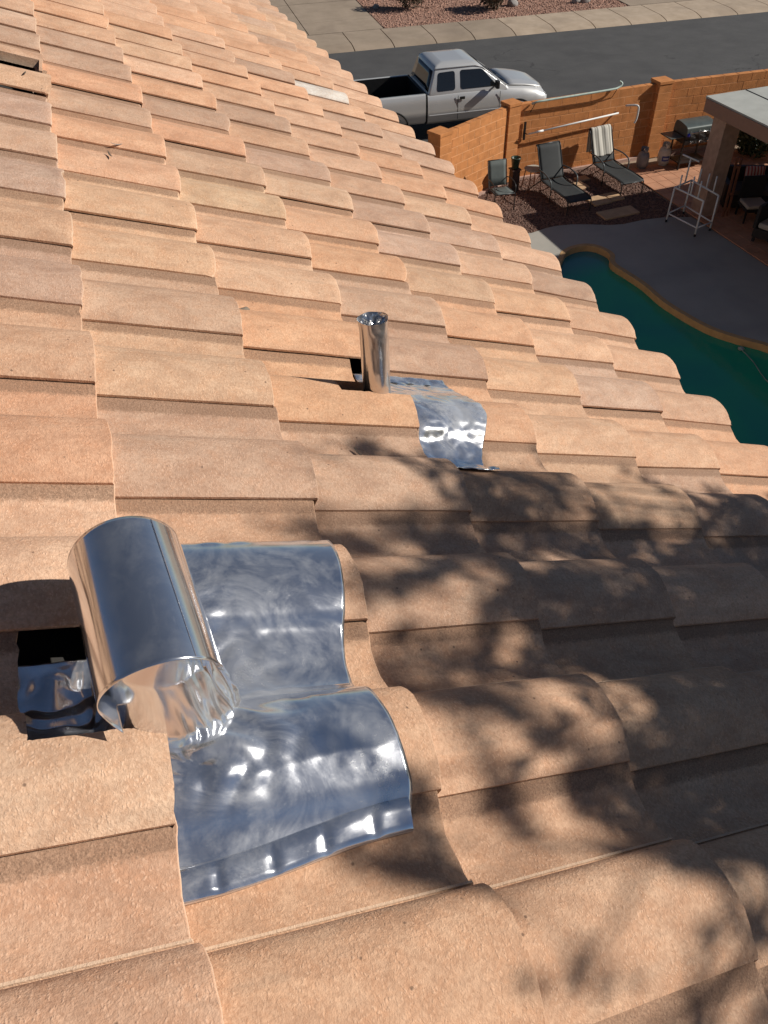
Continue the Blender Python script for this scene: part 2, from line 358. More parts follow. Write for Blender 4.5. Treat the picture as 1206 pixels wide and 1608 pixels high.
house = empty('house', RP(10, 6) + Vector((-.3, 0, -6.5)))
tag(house, 'house under the camera with its peach and tan clay-coloured barrel tile roof', 'house')
HI = house.matrix_world.inverted() if False else Matrix.Translation(-house.location)
def under_house(o): o.parent = house; o.matrix_parent_inverse = Matrix.Translation(-house.location); return o
# underlay sheet = the roof itself
b = MB(); b.grid([[RP(i, j, -.105) for j in (-12, 6-.06)] for i in (-8, 46)], smooth=False)
b.grid([[RP(i, j, -.15) for j in (-12, 6-.06)] for i in (-8, 46)], smooth=False)
b.grid([[RP(-8, 5.94, n), RP(46, 5.94, n)] for n in (-.105, -.15)], smooth=False)
roof = under_house(b.build('roof', UNDER))
PALETTE = [((.60,.375,.235), 5), ((.62,.35,.20), 5), ((.60,.40,.255), 4), ((.42,.29,.21), 4), ((.52,.335,.22), 3), ((.47,.34,.25), 2), ((.66,.43,.285), 3)]
PW = [w for _, w in PALETTE]
explicit = {(-2,0):(.66,.455,.30), (-3,0):(.58,.35,.225), (-3,1):(.64,.375,.215), (-2,1):(.58,.35,.205), (-3,2):(.60,.37,.225), (-2,2):(.55,.33,.20), (-1,1):(.55,.34,.215),
    (0,0):(.62,.33,.19), (1,0):(.60,.37,.23), (2,0):(.44,.30,.225), (3,0):(.58,.37,.23), (4,0):(.43,.31,.245), (5,0):(.54,.37,.26), (6,0):(.46,.33,.26),
    (0,1):(.50,.335,.235), (1,1):(.60,.40,.25), (2,1):(.46,.31,.21), (3,1):(.64,.415,.25), (4,1):(.66,.43,.26), (5,1):(.66,.39,.24), (6,1):(.66,.37,.215), (7,1):(.50,.34,.235), (8,1):(.66,.35,.20),
    (-1,2):(.50,.33,.225), (0,2):(.46,.315,.22), (1,2):(.62,.355,.19), (2,2):(.66,.37,.20), (3,2):(.62,.41,.26), (4,2):(.66,.42,.26), (5,2):(.55,.40,.245), (6,2):(.54,.37,.245), (7,2):(.66,.36,.21),
    (0,3):(.48,.31,.20), (1,3):(.63,.36,.205), (2,3):(.47,.315,.225), (3,3):(.50,.345,.24), (4,3):(.66,.375,.205), (5,3):(.66,.40,.24), (6,3):(.56,.395,.26), (7,3):(.46,.32,.24),
    (0,4):(.52,.35,.225), (1,4):(.66,.43,.27), (2,4):(.66,.42,.25), (3,4):(.66,.38,.215), (4,4):(.56,.38,.24), (5,4):(.46,.33,.255), (6,4):(.49,.34,.25),
    (1,5):(.66,.41,.25), (2,5):(.50,.36,.27), (3,5):(.66,.42,.26), (4,5):(.66,.41,.24), (5,5):(.62,.41,.27), (6,5):(.50,.35,.26)}
CUTS = {(-2, 0): [(.37, 2.0, .59, 2.0)], (1, 2): [(.30, .52, .50, .82), (.30, 2.0, .80, 2.0)], (7, 0): [(.40, 2.0, -.2, .96)], (8, 0): [(-.1, .16, -.2, .965)]}
for i in range(-5, 29):
    for j in range(0, 7):
        if (i < -3 and j < 0): continue
        seed = (i+20)*17+j*131; rr = random.Random(seed)
        me = make_tile_mesh(i, j, seed, far=i > 9, cut=CUTS.get((i, j)))
        o = bpy.data.objects.new('tile', me); COL.objects.link(o)
        slip = rr.uniform(-.012, .012)*PV; lift = rr.uniform(-.0015, .0025)
        if (i, j) in CUTS: slip = 0
        if j == 6: slip += -.02*PV; lift -= .004
        if (i, j) == (7, 0): slip = .012; lift = .01
        o.location = RP(i, j, lift) + Vd*slip + Ud*rr.uniform(-.002, .002)
        q = Vector((0,0,0)); o.rotation_euler = (rr.uniform(-.006, .006), rr.uniform(-.004, .006) + (.028 if j == 6 else 0), rr.uniform(-.008, .008))
        c = explicit.get((i, j)) or rr.choices(PALETTE, PW)[0][0]
        m_ = (.635, .420, .270); a_ = .60 if i > -1 else .5; c = tuple(p_*a_+q_*(1-a_) for p_, q_ in zip(c, m_)); k = rr.uniform(.95, 1.07); o.color = (c[0]*k*.97, c[1]*k*.975, c[2]*k*1.03, 1)
        if (i, j) == (13, 5): o.color = (.62, .58, .53, 1); o['label'] = 'pale grey-white barrel roof tile'
        if (i, j) == (-2, 0): o['label'] = 'roof tile with its upper corner cut away for the large flashing'
        if (i, j) == (1, 2): o['label'] = 'roof tile cut back around the small pipe'
        if (i, j) == (7, 0): o['label'] = 'broken roof tile with a dark gap through it'
        o.parent = roof; o.matrix_parent_inverse = Matrix.Identity(4)
# remaining roof beyond the frame, joined
V = []; F = []; ST = []
for j in list(range(-11, 0)):
    for i in range(-8, 46):
        b0 = len(V)
        for v in (-.05, 1.0):
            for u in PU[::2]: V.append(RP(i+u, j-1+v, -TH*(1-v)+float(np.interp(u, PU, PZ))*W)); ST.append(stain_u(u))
        n = len(PU[::2])
        F += [(b0+k, b0+k+1, b0+n+k+1, b0+n+k) for k in range(n-1)]
for j in range(0, 7):
    for i in list(range(-8, -5))+list(range(29, 46)):
        b0 = len(V)
        for v in (-.05, 1.0):
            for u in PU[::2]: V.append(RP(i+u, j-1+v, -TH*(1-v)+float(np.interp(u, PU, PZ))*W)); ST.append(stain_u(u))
        n = len(PU[::2])
        F += [(b0+k, b0+k+1, b0+n+k+1, b0+n+k) for k in range(n-1)]
me = bpy.data.meshes.new('tile_field'); me.from_pydata(V, [], F); me.update(); me.polygons.foreach_set('use_smooth', [True]*len(F))
at = me.attributes.new('stain_highlight', 'FLOAT', 'POINT'); at.data.foreach_set('value', ST); me.materials.append(TILE)
o = bpy.data.objects.new('tile_field', me); COL.objects.link(o); o.color = (.56, .36, .23, 1); o['kind'] = 'stuff'; o.parent = roof
# house walls and eave boards
EV = RP(0, 6); G = EV.z - 6.5
b = MB(); x0 = EV.x-.45; b.box((x0-4, 5.5, (G+EV.z-.15)/2), (8, 13.6, EV.z-.15-G)); under_house(b.build('wall', STUCCO))
b = MB(); b.box((EV.x-.06, 5.5, EV.z-.15), (.04, 15.6, .16)); under_house(b.build('fascia', BROWN))

# ------------------------------------------------------------------ big flashing
_g = np.linspace(-1, 2, 1201); _z = np.array([profile(u) for u in _g]); _k = np.exp(-(np.arange(-60, 61)*.0025/.024)**2/2); _k /= _k.sum(); _zs = np.convolve(_z, _k, 'same')
def sprof(u): return float(np.interp(u-math.floor(u), _g, _zs))
def sheetN(i, j, lift=.0065):
    """height of the formed sheet over the tile profile, course 1 surface"""
    u = i - math.floor(i)
    z = sprof(i)
    return -TH*(1-j) + float(z)*W + lift - .036*min(1, max(0, (-.02-j)/.14))
flash = empty('roof_flashing', RP(-1.4, .4)); tag(flash, 'large hand-formed shiny aluminium flashing sheet draped over the tiles in the foreground', 'flashing')
def adopt(o, p): o.parent = p; o.matrix_parent_inverse = Matrix.Translation(-Vector(p.location)) if tuple(p.rotation_euler) == (0,0,0) else p.matrix_world.inverted(); return o
nI, nJ = 150, 90; P = []
rj = [(-.45, .925), (-.7, .90), (-1.0, .872), (-1.25, .84), (-1.45, .815), (-1.75, .84), (-2.0, .865), (-2.18, .835), (-2.3, .82)]
rj = rj[::-1]; rx = [a for a, _ in rj]; ry = [c for _, c in rj]
CI, CJ = -1.40, .045
for a in range(nI+1):
    t = a/nI; row = []
    for c in range(nJ+1):
        s = c/nJ
        i_top = -.50 + .06*s; i_bot = -2.27 + .13*s + .012*math.sin(s*9)
        i_top = float(np.interp(c/nJ, [.28, .36], [-1.03, i_top]))
        i = i_top + (i_bot-i_top)*t
        jr = float(np.interp(i, rx, ry)) + .004*noise.noise(Vector((i*8, 3, 1)))
        j = -.50 + (jr+.50)*s
        n = sheetN(i, j)
        d = math.hypot((i-CI)*W, (j-CJ)*PV)
        wr = math.exp(-((d-.12)/.06)**2)
        n += .0022*(1+noise.noise(Vector((i*1.7, j*2.0, 1.3)))) + .0004*noise.noise(Vector((i*4.2, j*5, 4))) + .0012*math.exp(-abs(noise.noise(Vector((i*1.1+3, j*1.4, 9))))/.05)
        n += wr*.006*abs(noise.noise(Vector((i*9, j*9, 8))))
        # crease running out from the collar, and the round hammer dent
        th = math.atan2((i-CI)*W, (j-CJ)*PV)
        n += .006*math.exp(-((th+.55)/.16)**2)*math.exp(-((d-.12)/.05)**2)
        n += .005*math.exp(-(((i+1.72)/.10)**2+((j-.22)/.10)**2)) + .004*math.exp(-(((i+1.15)/.10)**2+((j-.5)/.22)**2))
        n += .010*math.exp(-((t)/.02)**2)*(.4+.6*abs(noise.noise(Vector((j*7, 0, 2)))))
        row.append(RP(i, j, n))
    P.append(row)
b = MB(); b.grid(P); adopt(b.build('base_sheet', ALU, solid=.0012, off=0), flash)
# folded hem with rivet-like dimples along the lower edge
P = []
for a in range(91):
    s = .36 + .64*a/90
    i_bot = -2.27 + .13*s + .012*math.sin(s*9); j = -.50 + (float(np.interp(i_bot, rx, ry))+.50)*s
    row = []
    for k, (di, dn) in enumerate([(.115, .003), (.10, .0065), (.06, .0065), (.02, .006), (-.008, .004), (-.012, .000), (-.006, -.002), (.03, -.001)]):
        w = -.0022*math.exp(-(((s*7.3)%1-.5)/.10)**2) if k in (2, 3) else 0
        row.append(RP(i_bot+di, j, sheetN(i_bot+di, j)+dn+w+.0012*noise.noise(Vector((s*14, k*.3, 0)))))
    P.append(row)
b = MB(); b.grid(P); adopt(b.build('hem', ALU), flash)
# collar: the lower half of the tube runs on towards the mouth and flares out into the sheet
A0 = Vector((.024, -.486, .100)); A1 = Vector((.010, -.283, .112)); ax = (A1-A0).normalized(); Ld = (A1-A0).length
ex = Vector((1, 0, 0)); ex = (ex-ax*ex.dot(ax)).normalized(); ez = ex.cross(ax)
if ez.z < 0: ez = -ez
P = []; NS, NP = 44, 150
for a in range(NS+1):
    s = a/NS; row = []
    for c in range(NP+1):
        ph = R(62) + R(300-62)*c/NP; cu, cv = math.cos(ph), math.sin(ph); tphi = R(90)-ph
        rside = max(0, cv)
        nb = sheetN(-1.5, 0, .004)
        hN = .157*s
        rvt = math.sqrt(max(.0004, .0640**2-max(0, hN-.098)**2))
        flare = (1-min(1, hN/.125))**(2.6-1.2*rside)
        fold = abs(math.sin(ph*7.5+.8))*math.exp(-((ph-2.0)/.5)**2)
        wr = (1-s)**1.5*(.0015*noise.noise(Vector((cu*3, cv*3, s*2))) + .011*rside*noise.noise(Vector((cu*7, cv*7, s*4+1))) + .012*fold)
        ru = .0625*(1 - .10*max(0, s-.6)) + .026*flare + wr; rv = rvt + (.008+.016*rside)*flare + wr*1.2
        pu = -.4135 + ru*cu; pv = .018 - .45*min(hN, .1) + rv*cv
        base = sheetN(pu/W, pv/PV, .0045)
        q_ = min(1, s/.16); n_ = base*(1-q_) + max(base, hN)*q_
        p = Ud*pu + Vd*(pv + (.0 if s < .3 else 0)) + Nd*max(base, n_)
        row.append(p)
    P.append(row)
b = MB(); b.grid(P); adopt(b.build('collar', ALU_TUBE, solid=.0008, off=0), flash)
# duct: rolled sheet laid over in the collar, mouth towards the camera
duct = empty('vent_duct', A0); tag(duct, 'wide rolled silver metal vent tube lying open mouthed in the large flashing', 'vent tube')
P = []
for a in range(41):
    s = a/40; row = []
    for c in range(121):
        ph = R(-22) + (R(214)+R(22))*c/120
        rad = .0672 + .0006*math.sin(3*ph+s*2) - .0035*max(0, (ph-R(150))/R(72))**2 + .002*(1-s)*math.exp(-((ph-R(-40))/.4)**2)
        lo = .008*math.cos(ph-1.2) + (.020*max(0, (ph-R(185))/R(37))**1.5) 
        hi = .004*math.sin(ph+.6); lo -= .030*max(0, (R(10)-ph)/R(40))**1.5
        L_ = -lo*(1) + (Ld+hi+lo)*s
        row.append(A0 + ax*L_ + (ex*math.cos(ph)+ez*math.sin(ph))*rad)
    P.append(row)
b = MB(); b.grid(P); adopt(b.build('tube_sheet', ALU_TUBE, solid=.0010, off=0), duct)
b = MB()   # lapped seam along the tube
P = []
for a in range(21):
    s = a/20; row = []
    for ph, rr_ in ((R(50.4), .0676), (R(50.3), .0684), (R(49.6), .0684), (R(49.5), .0676)):
        row.append(A0 + ax*(-.004+(Ld+.004)*s) + (ex*math.cos(ph)+ez*math.sin(ph))*rr_)
    P.append(row)
b.grid(P); adopt(b.build('seam', ALU_TUBE), duct)

# ------------------------------------------------------------------ small flashing and pipe
fl2 = empty('roof_flashing', RP(1.1, 2.2)); tag(fl2, 'small crinkled silver flashing sheet beside the thin upright vent pipe', 'flashing')
P = []; lx = [.45, .80, 1.2, 1.45, 1.86]; ly = [2.38, 2.47, 2.60, 2.56, 2.52]
for a in range(91):
    t = a/90; row = []
    for c in range(61):
        s = c/60; i = 1.86 + (.455+.015*math.sin(c*.11)-1.86)*t
        jr = float(np.interp(i, lx, ly)); j0_ = 1.80 if i > 1.28 else 2.02; j = j0_ + (jr-j0_)*s
        base = -TH*(3-j) if j > 2 else -TH*(3-j)
        z = sprof(i)*W
        if i > 1.38: z = max(z, (.098 + (-.055-.098)*(i-1.38)/.50)*W)
        n = base + z + .008
        edge = max(0, s-.75)/.25
        n += .005*abs(noise.noise(Vector((i*5, j*5, 2)))) + .003*abs(noise.noise(Vector((i*12, j*10, 6))))
        n += (.012*math.exp(-(t/.05)**2)) + .006*edge*abs(noise.noise(Vector((i*11, 0, 4))))
        n += .002*math.exp(-((t-1)/.08)**2)*abs(math.sin(j*21+noise.noise(Vector((j*8,0,0)))*3))
        row.append(RP(i, j, n))
    P.append(row)
b = MB(); b.grid(P); adopt(b.build('base_sheet', FOIL, solid=.001, off=0), fl2)
b = MB(); P = []
for a in range(41):
    s = a/40; j = 1.86 + .66*s; row = []
    for di, dn in ((-.10, .012), (-.06, .016), (-.0, .022+.006*noise.noise(Vector((s*8,0,0)))), (.03, .020), (.03, .012)):
        i = 1.86+di; row.append(RP(i, j, -TH*(3-j)+(.098 + (-.055-.098)*(i-1.38)/.50)*W+dn+.004*noise.noise(Vector((s*10, di*20, 3)))))
    P.append(row)
b.grid(P); adopt(b.build('hem', FOIL), fl2)
PB = Vector((.574, .400, -.30))
pipe = empty('vent_pipe', PB); tag(pipe, 'thin upright vent pipe wrapped in silver metal with crumpled open top', 'pipe')
P = []
for a in range(31):
    s = a/30; row = []
    for c in range(48):
        ph = 2*math.pi*c/48; r_ = .0315 + .0006*noise.noise(Vector((math.cos(ph)*2, math.sin(ph)*2, s*5))) + .0005*math.sin(ph*2+1)
        if s > .90: r_ *= 1 + (s-.90)*(.9*math.cos(2*ph+.5)+.35*math.sin(5*ph)) - (s-.9)*.25
        row.append(PB + Vector((r_*math.cos(ph) - .006*s, r_*math.sin(ph), s*.243)))
    P.append(row)
b = MB(); b.grid(P, closed=True); adopt(b.build('pipe_wall', LEAD), pipe)
P = []
for a in range(16):
    s = a/15; row = []
    for c in range(48):
        ph = 2*math.pi*c/48; f = 1-s*.72
        r_ = .0305*f*(1 + (.09*math.cos(2*ph+.5)+.03*math.sin(5*ph))*(1-s) + .38*s*math.sin(3*ph+.6)); dz = -.034*s + .012*s*math.sin(4*ph+1) + .006*noise.noise(Vector((math.cos(ph)*3, math.sin(ph)*3, s*3)))*min(1, s*5)
        row.append(PB + Vector((r_*math.cos(ph)-.006, r_*math.sin(ph), .2425+dz)))
    P.append(row)
b = MB(); b.grid(P, closed=True, smooth=False); adopt(b.build('folded_lining', LEAD), pipe)

# ------------------------------------------------------------------ debris on the tiles
def debris(i, j, n, length, ang, wid, label, cat, mat=DRYLEAF, curl=.5, tilt=0):
    d = Vd*math.cos(ang)+Ud*math.sin(ang); w = d.cross(Nd); P = []
    for a in range(9):
        s = a/8-.5; ww = wid*max(.12, 1-(2*s)**2)
        c = RP(i, j, n) + d*(s*length) + Nd*(curl*length*(s*s)+.003+tilt*s*length)
        P.append([c-w*ww+Nd*ww*.5, c, c+w*ww+Nd*ww*.5])
    b = MB(); b.grid(P); o = b.build(label.split()[1] if False else cat.replace(' ', '_'), mat, solid=.0006, off=0); tag(o, label, cat); return o
Z = lambda i, j: profile(i)*W - TH*(math.ceil(j)-j)
debris(5.30, .42, Z(5.30, .42)+.003, .045, 1.75, .0035, 'dark curled leaf on a peach tile near the upper left', 'dry leaf')
debris(6.00, .55, Z(6.00, .55)+.004, .045, .5, .003, 'thin grey twig leaf lying against a tile step', 'twig', simple('pale_twig', (.35, .30, .26)))
debris(.72, 1.50, Z(.72, 1.5)+.003, .03, -1.2, .0035, 'small dark leaf on the tile below the thin pipe', 'dry leaf')
debris(-.12, .08, Z(-.12, .08)+.002, .014, .2, .004, 'small brown chip of bark above the large vent tube', 'bark chip')
debris(7.2, 0.0-.2, Z(7.2, -.2)+.01, .03, 1.4, .003, 'dark leaf stub beside the broken tile at the left edge', 'dry leaf')
for k, (i, j) in enumerate(((2.93, 1.02), (2.90, 1.06), (2.86, 1.10))):
    pass
b = MB(); P = [[RP(2.50+.02*math.sin(s*1.3)+di, .99+.15*s/6, Z(2.50+di, 1.05)+.004+.004*math.sin(s*1.7)+dn) for di, dn in ((-.05, -.010), (-.02, .004), (.02, .006), (.06, -.008))] for s in range(7)]
b.grid(P); tag(b.build('mortar_lump', simple('mortar_lump', (.20, .16, .12), .9, bump=.004), solid=.004), 'lump of dark mortar poking out under a tile end', 'mortar')

# ------------------------------------------------------------------ terrain
def sheet(name, poly, z, mat, kind='structure', thick=0.0, holes=None):
    loops = [[Vector((x, y, 0)) for x, y in poly]] + [[Vector((x, y, 0)) for x, y in h] for h in (holes or [])]
    tri = tessellate_polygon(loops); vs = [(p.x, p.y, z) for l in loops for p in l]
    fs = [tuple(t) for t in tri] if holes else [tuple(range(len(poly)))]
    if thick:
        n = len(poly); k = len(vs); vs += [(x, y, z-thick) for x, y in poly]; fs += [(q, (q+1) % n, k+(q+1) % n, k+q) for q in range(n)]
        off = n
        for h in (holes or []):
            k = len(vs); vs += [(x, y, z-thick) for x, y in h]; fs += [(off+q, off+(q+1) % len(h), k+(q+1) % len(h), k+q) for q in range(len(h))]; off += len(h)
    b = MB(); b.add(vs, fs); o = b.build(name, mat)
    if kind: tag(o, kind=kind)
    return o
coping_pts = [(9.08,12.98),(9.25,13.15),(9.55,13.27),(9.90,13.25),(10.14,13.02),(10.22,12.60),(10.03,12.22),(10.08,11.75),(10.14,11.2),(10.13,10.41),(10.32,9.43),(10.62,8.88),(10.98,8.4),(11.2,7.6),(11.15,6.2),(10.5,4.8),(8.9,4.2),(7.1,4.8),(6.4,7),(6.6,9.5),(7.5,11.3),(8.5,12.3)]
pool_out = [(p.x, p.y) for p in smooth_curve([(x, y, 0) for x, y in coping_pts], 5, True)]
cx_, cy_ = 8.8, 9.5
def inset(poly, d):
    n = len(poly); out = []
    for k in range(n):
        a = Vector(poly[k-1]); c = Vector(poly[(k+1) % n]); t = (c-a).normalized(); nn = Vector((t.y, -t.x))
        out.append((poly[k][0]+nn.x*d, poly[k][1]+nn.y*d))
    return out
pool_in = inset(pool_out, .105)
# far ground leaves a hole for the pool (everything else lies on it)
b = MB(); gx_, gy_ = (-150, 5.2, 12.5, 200), (-150, 3.2, 13.6, 17.7)
b.add([(x, y, G-.02) for y in gy_ for x in gx_], [(r_*4+c_, r_*4+c_+1, r_*4+c_+5, r_*4+c_+4) for r_ in range(3) for c_ in range(3) if (r_, c_) != (1, 1)])
tag(b.build('ground', DESERT), kind='structure')
dk = [(5,3),(12.88,3),(12.88,12.4),(12.84,13.5),(12.3,13.72),(11.75,13.8),(11.2,13.78),(10.87,13.86),(10.5,14.05),(10.1,14.22),(9.75,14.29),(9.46,14.28),(9.2,14.22),(9.01,14.18),(8.7,14.3),(8.3,14.6),(5,14.8)]
sheet('pool_deck', dk, G, DECK, thick=.03, holes=[pool_out])
b = MB(); n = len(pool_out)
b.add([(x, y, G+.006) for x, y in pool_out]+[(x, y, G+.006) for x, y in pool_in]+[(x, y, G-1.4) for x, y in pool_in]+[(x, y, G-.05) for x, y in pool_out],
      [(k, (k+1)%n, n+(k+1)%n, n+k) for k in range(n)]+[(n+k, n+(k+1)%n, 2*n+(k+1)%n, 2*n+k) for k in range(n)]+[(k, (k+1)%n, 3*n+(k+1)%n, 3*n+k) for k in range(n)])
tag(b.build('pool_coping', COPING), kind='structure')
mw, ntw, bw = mat_new('pool_water'); N_, L_ = ntw.nodes, ntw.links
vv = N_.new('ShaderNodeTexCoord').outputs['Object']
big = nnoise(N_, L_, vv, .35, 3, .5, .5)
sx = N_.new('ShaderNodeSeparateXYZ'); L_.new(vv, sx.inputs[0])
shallow = mth(N_, L_, 'MULTIPLY', mrange(N_, L_, sx.outputs[1], 12.1, 12.7, 0, 1), .8)
cw = mixc(N_, L_, mrange(N_, L_, big, .4, .65, 0, 1), (.016, .27, .20), (.022, .36, .19)); cw = mixc(N_, L_, shallow, cw, (.06, .20, .22))
L_.new(cw, bw.inputs['Base Color']); bw.inputs['Roughness'].default_value = .04; bw.inputs['IOR'].default_value = 1.33
bp = N_.new('ShaderNodeBump'); bp.inputs['Distance'].default_value = .01; L_.new(nnoise(N_, L_, vv, 3.0, 3), bp.inputs['Height']); bp.inputs['Strength'].default_value = .25; L_.new(bp.outputs[0], bw.inputs['Normal'])
sheet('pool_water', pool_out, G-.13, mw)
b = MB(); b.tube(smooth_curve([(10.50,8.62,G-.11),(10.45,8.2,G-.12),(10.30,7.7,G-.12),(10.2,7.0,G-.12),(9.6,6.2,G-.12)], 6), .009, 6)
tag(b.build('pool_hose', simple('hose_grey', (.22,.30,.27), .5)), 'thin pale hose floating in the dark green pool', 'hose')
b = MB(); b.lathe([(0,0),(.05,0),(.06,.03),(.03,.05),(0,.05)], (10.50,8.62,G-.12), 12); tag(b.build('pool_float', simple('float_grey', (.25,.30,.28), .5)), 'small round float at the end of the pool hose', 'float')
# gravel bed
bed = [(5,14.82),(8.3,14.62),(8.7,14.32),(9.01,14.2),(9.2,14.24),(9.46,14.3),(9.75,14.31),(10.1,14.24),(10.5,14.07),(10.87,13.88),(11.2,13.8),(11.75,13.82),(12.3,13.74),(12.84,13.52),(12.84,17.0),(9.8,17.0),(7.5,15.9),(5,15.9)]
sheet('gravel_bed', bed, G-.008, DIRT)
def inside(x, y, poly):
    c = False; n = len(poly)
    for k in range(n):
        x1, y1 = poly[k]; x2, y2 = poly[k-1]
        if (y1 > y) != (y2 > y) and x < (x2-x1)*(y-y1)/(y2-y1)+x1: c = not c
    return c
steppers = [((11.27,16.03),(.50,.40),.1),((11.32,15.10),(.50,.46),.05),((11.62,16.40),(.34,.26),.1),((11.38,14.32),(.95,.42),.02),((11.77,15.15),(.36,.44),.05)]
def pebbles(name, poly, z, count, size, mat, avoid=()):
    xs = [p[0] for p in poly]; ys = [p[1] for p in poly]; V = []; F = []
    base = np.array([(1,0,0),(-.9,.1,0),(0,1,.1),(.1,-1,0),(.05,0,.75),(0,0,-.5)]); tri = [(0,2,4),(2,1,4),(1,3,4),(3,0,4),(2,0,5),(1,2,5),(3,1,5),(0,3,5)]
    k = 0; r = random.Random(3)
    while k < count:
        x = r.uniform(min(xs), max(xs)); y = r.uniform(min(ys), max(ys))
        if not inside(x, y, poly): continue
        if any(abs(x-c[0]) < d[0]/2 and abs(y-c[1]) < d[1]/2 for c, d, _ in avoid): continue
        a = r.uniform(0, 6.28); s = size*r.uniform(.5, 1.35); ca, sa = math.cos(a), math.sin(a)
        q = base*np.array([s, s*r.uniform(.6, 1), s*r.uniform(.6, 1.1)]) + rng.normal(0, s*.12, (6, 3))
        b0 = len(V); 
        for p in q: V.append((x+p[0]*ca-p[1]*sa, y+p[0]*sa+p[1]*ca, z+p[2]+s*.2))
        F += [(t[0]+b0, t[1]+b0, t[2]+b0) for t in tri]; k += 1
    me = bpy.data.meshes.new(name); me.from_pydata(V, [], F); me.update(); me.materials.append(mat)
    o = bpy.data.objects.new(name, me); COL.objects.link(o); tag(o, kind='stuff'); return o
PEB_POLY = [p for p in bed if p[0] > 0]
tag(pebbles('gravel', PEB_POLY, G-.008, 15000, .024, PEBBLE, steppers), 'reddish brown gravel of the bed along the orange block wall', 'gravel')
for k, (c, d, a) in enumerate(steppers):
    b = MB(); b.box((c[0], c[1], G+.012), (d[0], d[1], .05), a)
    o = b.build('stepping_stone', STEP, bevel=.012)
    tag(o, ['sunlit square sandstone stepping stone between the two lounge chairs, nearer the wall', 'sunlit sandstone stepping stone at the foot of the left lounge chair',
            'smallest stepping stone, a sliver close to the block wall', 'widest stepping stone, in the shade next to the pool deck', 'shaded stepping stone beside the right lounge chair'][k], 'stepping stone', 'stepping stones in the gravel')
# patio of square tiles
patio = sheet('patio', [(12.90,3),(18.5,3),(18.5,16.5),(12.90,16.5)], G-.006, simple('grout', (.28, .17, .12), .95))
me0 = None; cnt = 0
for a in range(13):
    for c in range(17):
        x = 13.07+a*.335; y = 16.33-c*.335
        if me0 is None:
            b = MB(); b.box((0, 0, 0), (.322, .322, .03)); o = b.build('patio_tile', PATIO, patio, bevel=.003); me0 = o.data
        else:
            o = bpy.data.objects.new('patio_tile', me0); COL.objects.link(o); o.parent = patio
        o.location = (x, y, G+.001+random.uniform(-.001, .001)); o.rotation_euler = (0, 0, random.uniform(-.01, .01))
# street
SA = R(-5.6); sd = Vector((math.cos(SA), math.sin(SA), 0)); sn = Vector((-sd.y, sd.x, 0)); S0 = Vector((9.34, 29.75, 0))
def ST_(a, n_): p = S0 + sd*a + sn*n_; return (p.x, p.y)
sheet('street', [ST_(-150,-10.6),ST_(200,-10.6),ST_(200,.01),ST_(-150,.01)], G+.004, ASPHALT)
sheet('verge', [(-150,17.7),(200,17.7),ST_(200,-10.6),ST_(-150,-10.6)], G-.016, DESERT)
b = MB()   # near kerb and pavement
for q in (0,):
    p = [ST_(-60,-12.2),ST_(60,-12.2),ST_(60,-10.58),ST_(-60,-10.58)]; b.prism(p, G-.02, G+.10)
tag(b.build('pavement', CONC), kind='structure')
sheet('far_ground', [ST_(-150,2.2),ST_(200,2.2),ST_(200,250),ST_(-150,250)], G+.085, DESERT)
# far pavement: slabs with rolled kerb, each slab its own piece
pav = sheet('far_pavement', [ST_(-30,.5),ST_(60,.5),ST_(60,2.3),ST_(-30,2.3)], G+.080, CONC_D)
a = -12.1; k = 0; widths = [1.62, 1.55]
joint = simple('joint_dark', (.06, .05, .04), .95)
edges = []
while a < 22:
    w = random.choice([1.5, 1.6, 1.62]); edges.append(a)
    prof = [(.0, .002), (.05, .03), (.22, .07), (.45, .105), (.60, .12), (2.18, .125)]
    gx = .018
    P = [[Vector((*ST_(a+gx+(w-2*gx)*s/2, n_), G+z_)) for s in range(3)] for n_, z_ in prof]
    b = MB(); b.grid(P, smooth=False)
    b.add([(*ST_(a+gx, n_), G+z_) for n_, z_ in prof]+[(*ST_(a+gx, n_), G-.02) for n_, z_ in prof], [(q, q+1, len(prof)+q+1, len(prof)+q) for q in range(len(prof)-1)])
    b.add([(*ST_(a+w-gx, n_), G+z_) for n_, z_ in prof]+[(*ST_(a+w-gx, n_), G-.02) for n_, z_ in prof], [(q, q+1, len(prof)+q+1, len(prof)+q) for q in range(len(prof)-1)])
    mt = CONC if random.random() < .75 else CONC_D
    if a < 2.2: mt = CONC_D
    b.build('slab', mt, pav); a += w; k += 1
# driveways: panels
for (a0, a1, nm) in ((-9.5, 2.25, 'driveway'), (12.6, 21.0, 'driveway')):
    dv = sheet(nm, [ST_(a0,2.2),ST_(a1,2.2),ST_(a1,12),ST_(a0,12)], G+.095, joint)
    nx = max(1, round((a1-a0)/2.9)); wx = (a1-a0)/nx
    for q in range(nx):
        n0 = 2.2
        for hh in (1.75, 3.2, 4.5):
            b = MB(); e = .015
            b.prism([ST_(a0+q*wx+e, n0+e), ST_(a0+(q+1)*wx-e, n0+e), ST_(a0+(q+1)*wx-e, n0+hh-e), ST_(a0+q*wx+e, n0+hh-e)], G+.06, G+.125+random.uniform(-.004, .004))
            b.build('slab', CONC_D, dv); n0 += hh
yardp = [ST_(2.3,2.2),ST_(12.55,2.2),ST_(12.2,3.4),ST_(10.9,12),ST_(1.2,12),ST_(2.0,5.6)]
yardp = [ST_(2.3,2.2),ST_(12.55,2.2),ST_(12.55,12),ST_(2.3,12)]
sheet('front_yard', yardp, G+.10, DIRT_FAR)
tag(pebbles('gravel', yardp, G+.10, 16000, .042, PEBBLE_F), 'pinkish brown decorative gravel in the yard across the street', 'gravel')

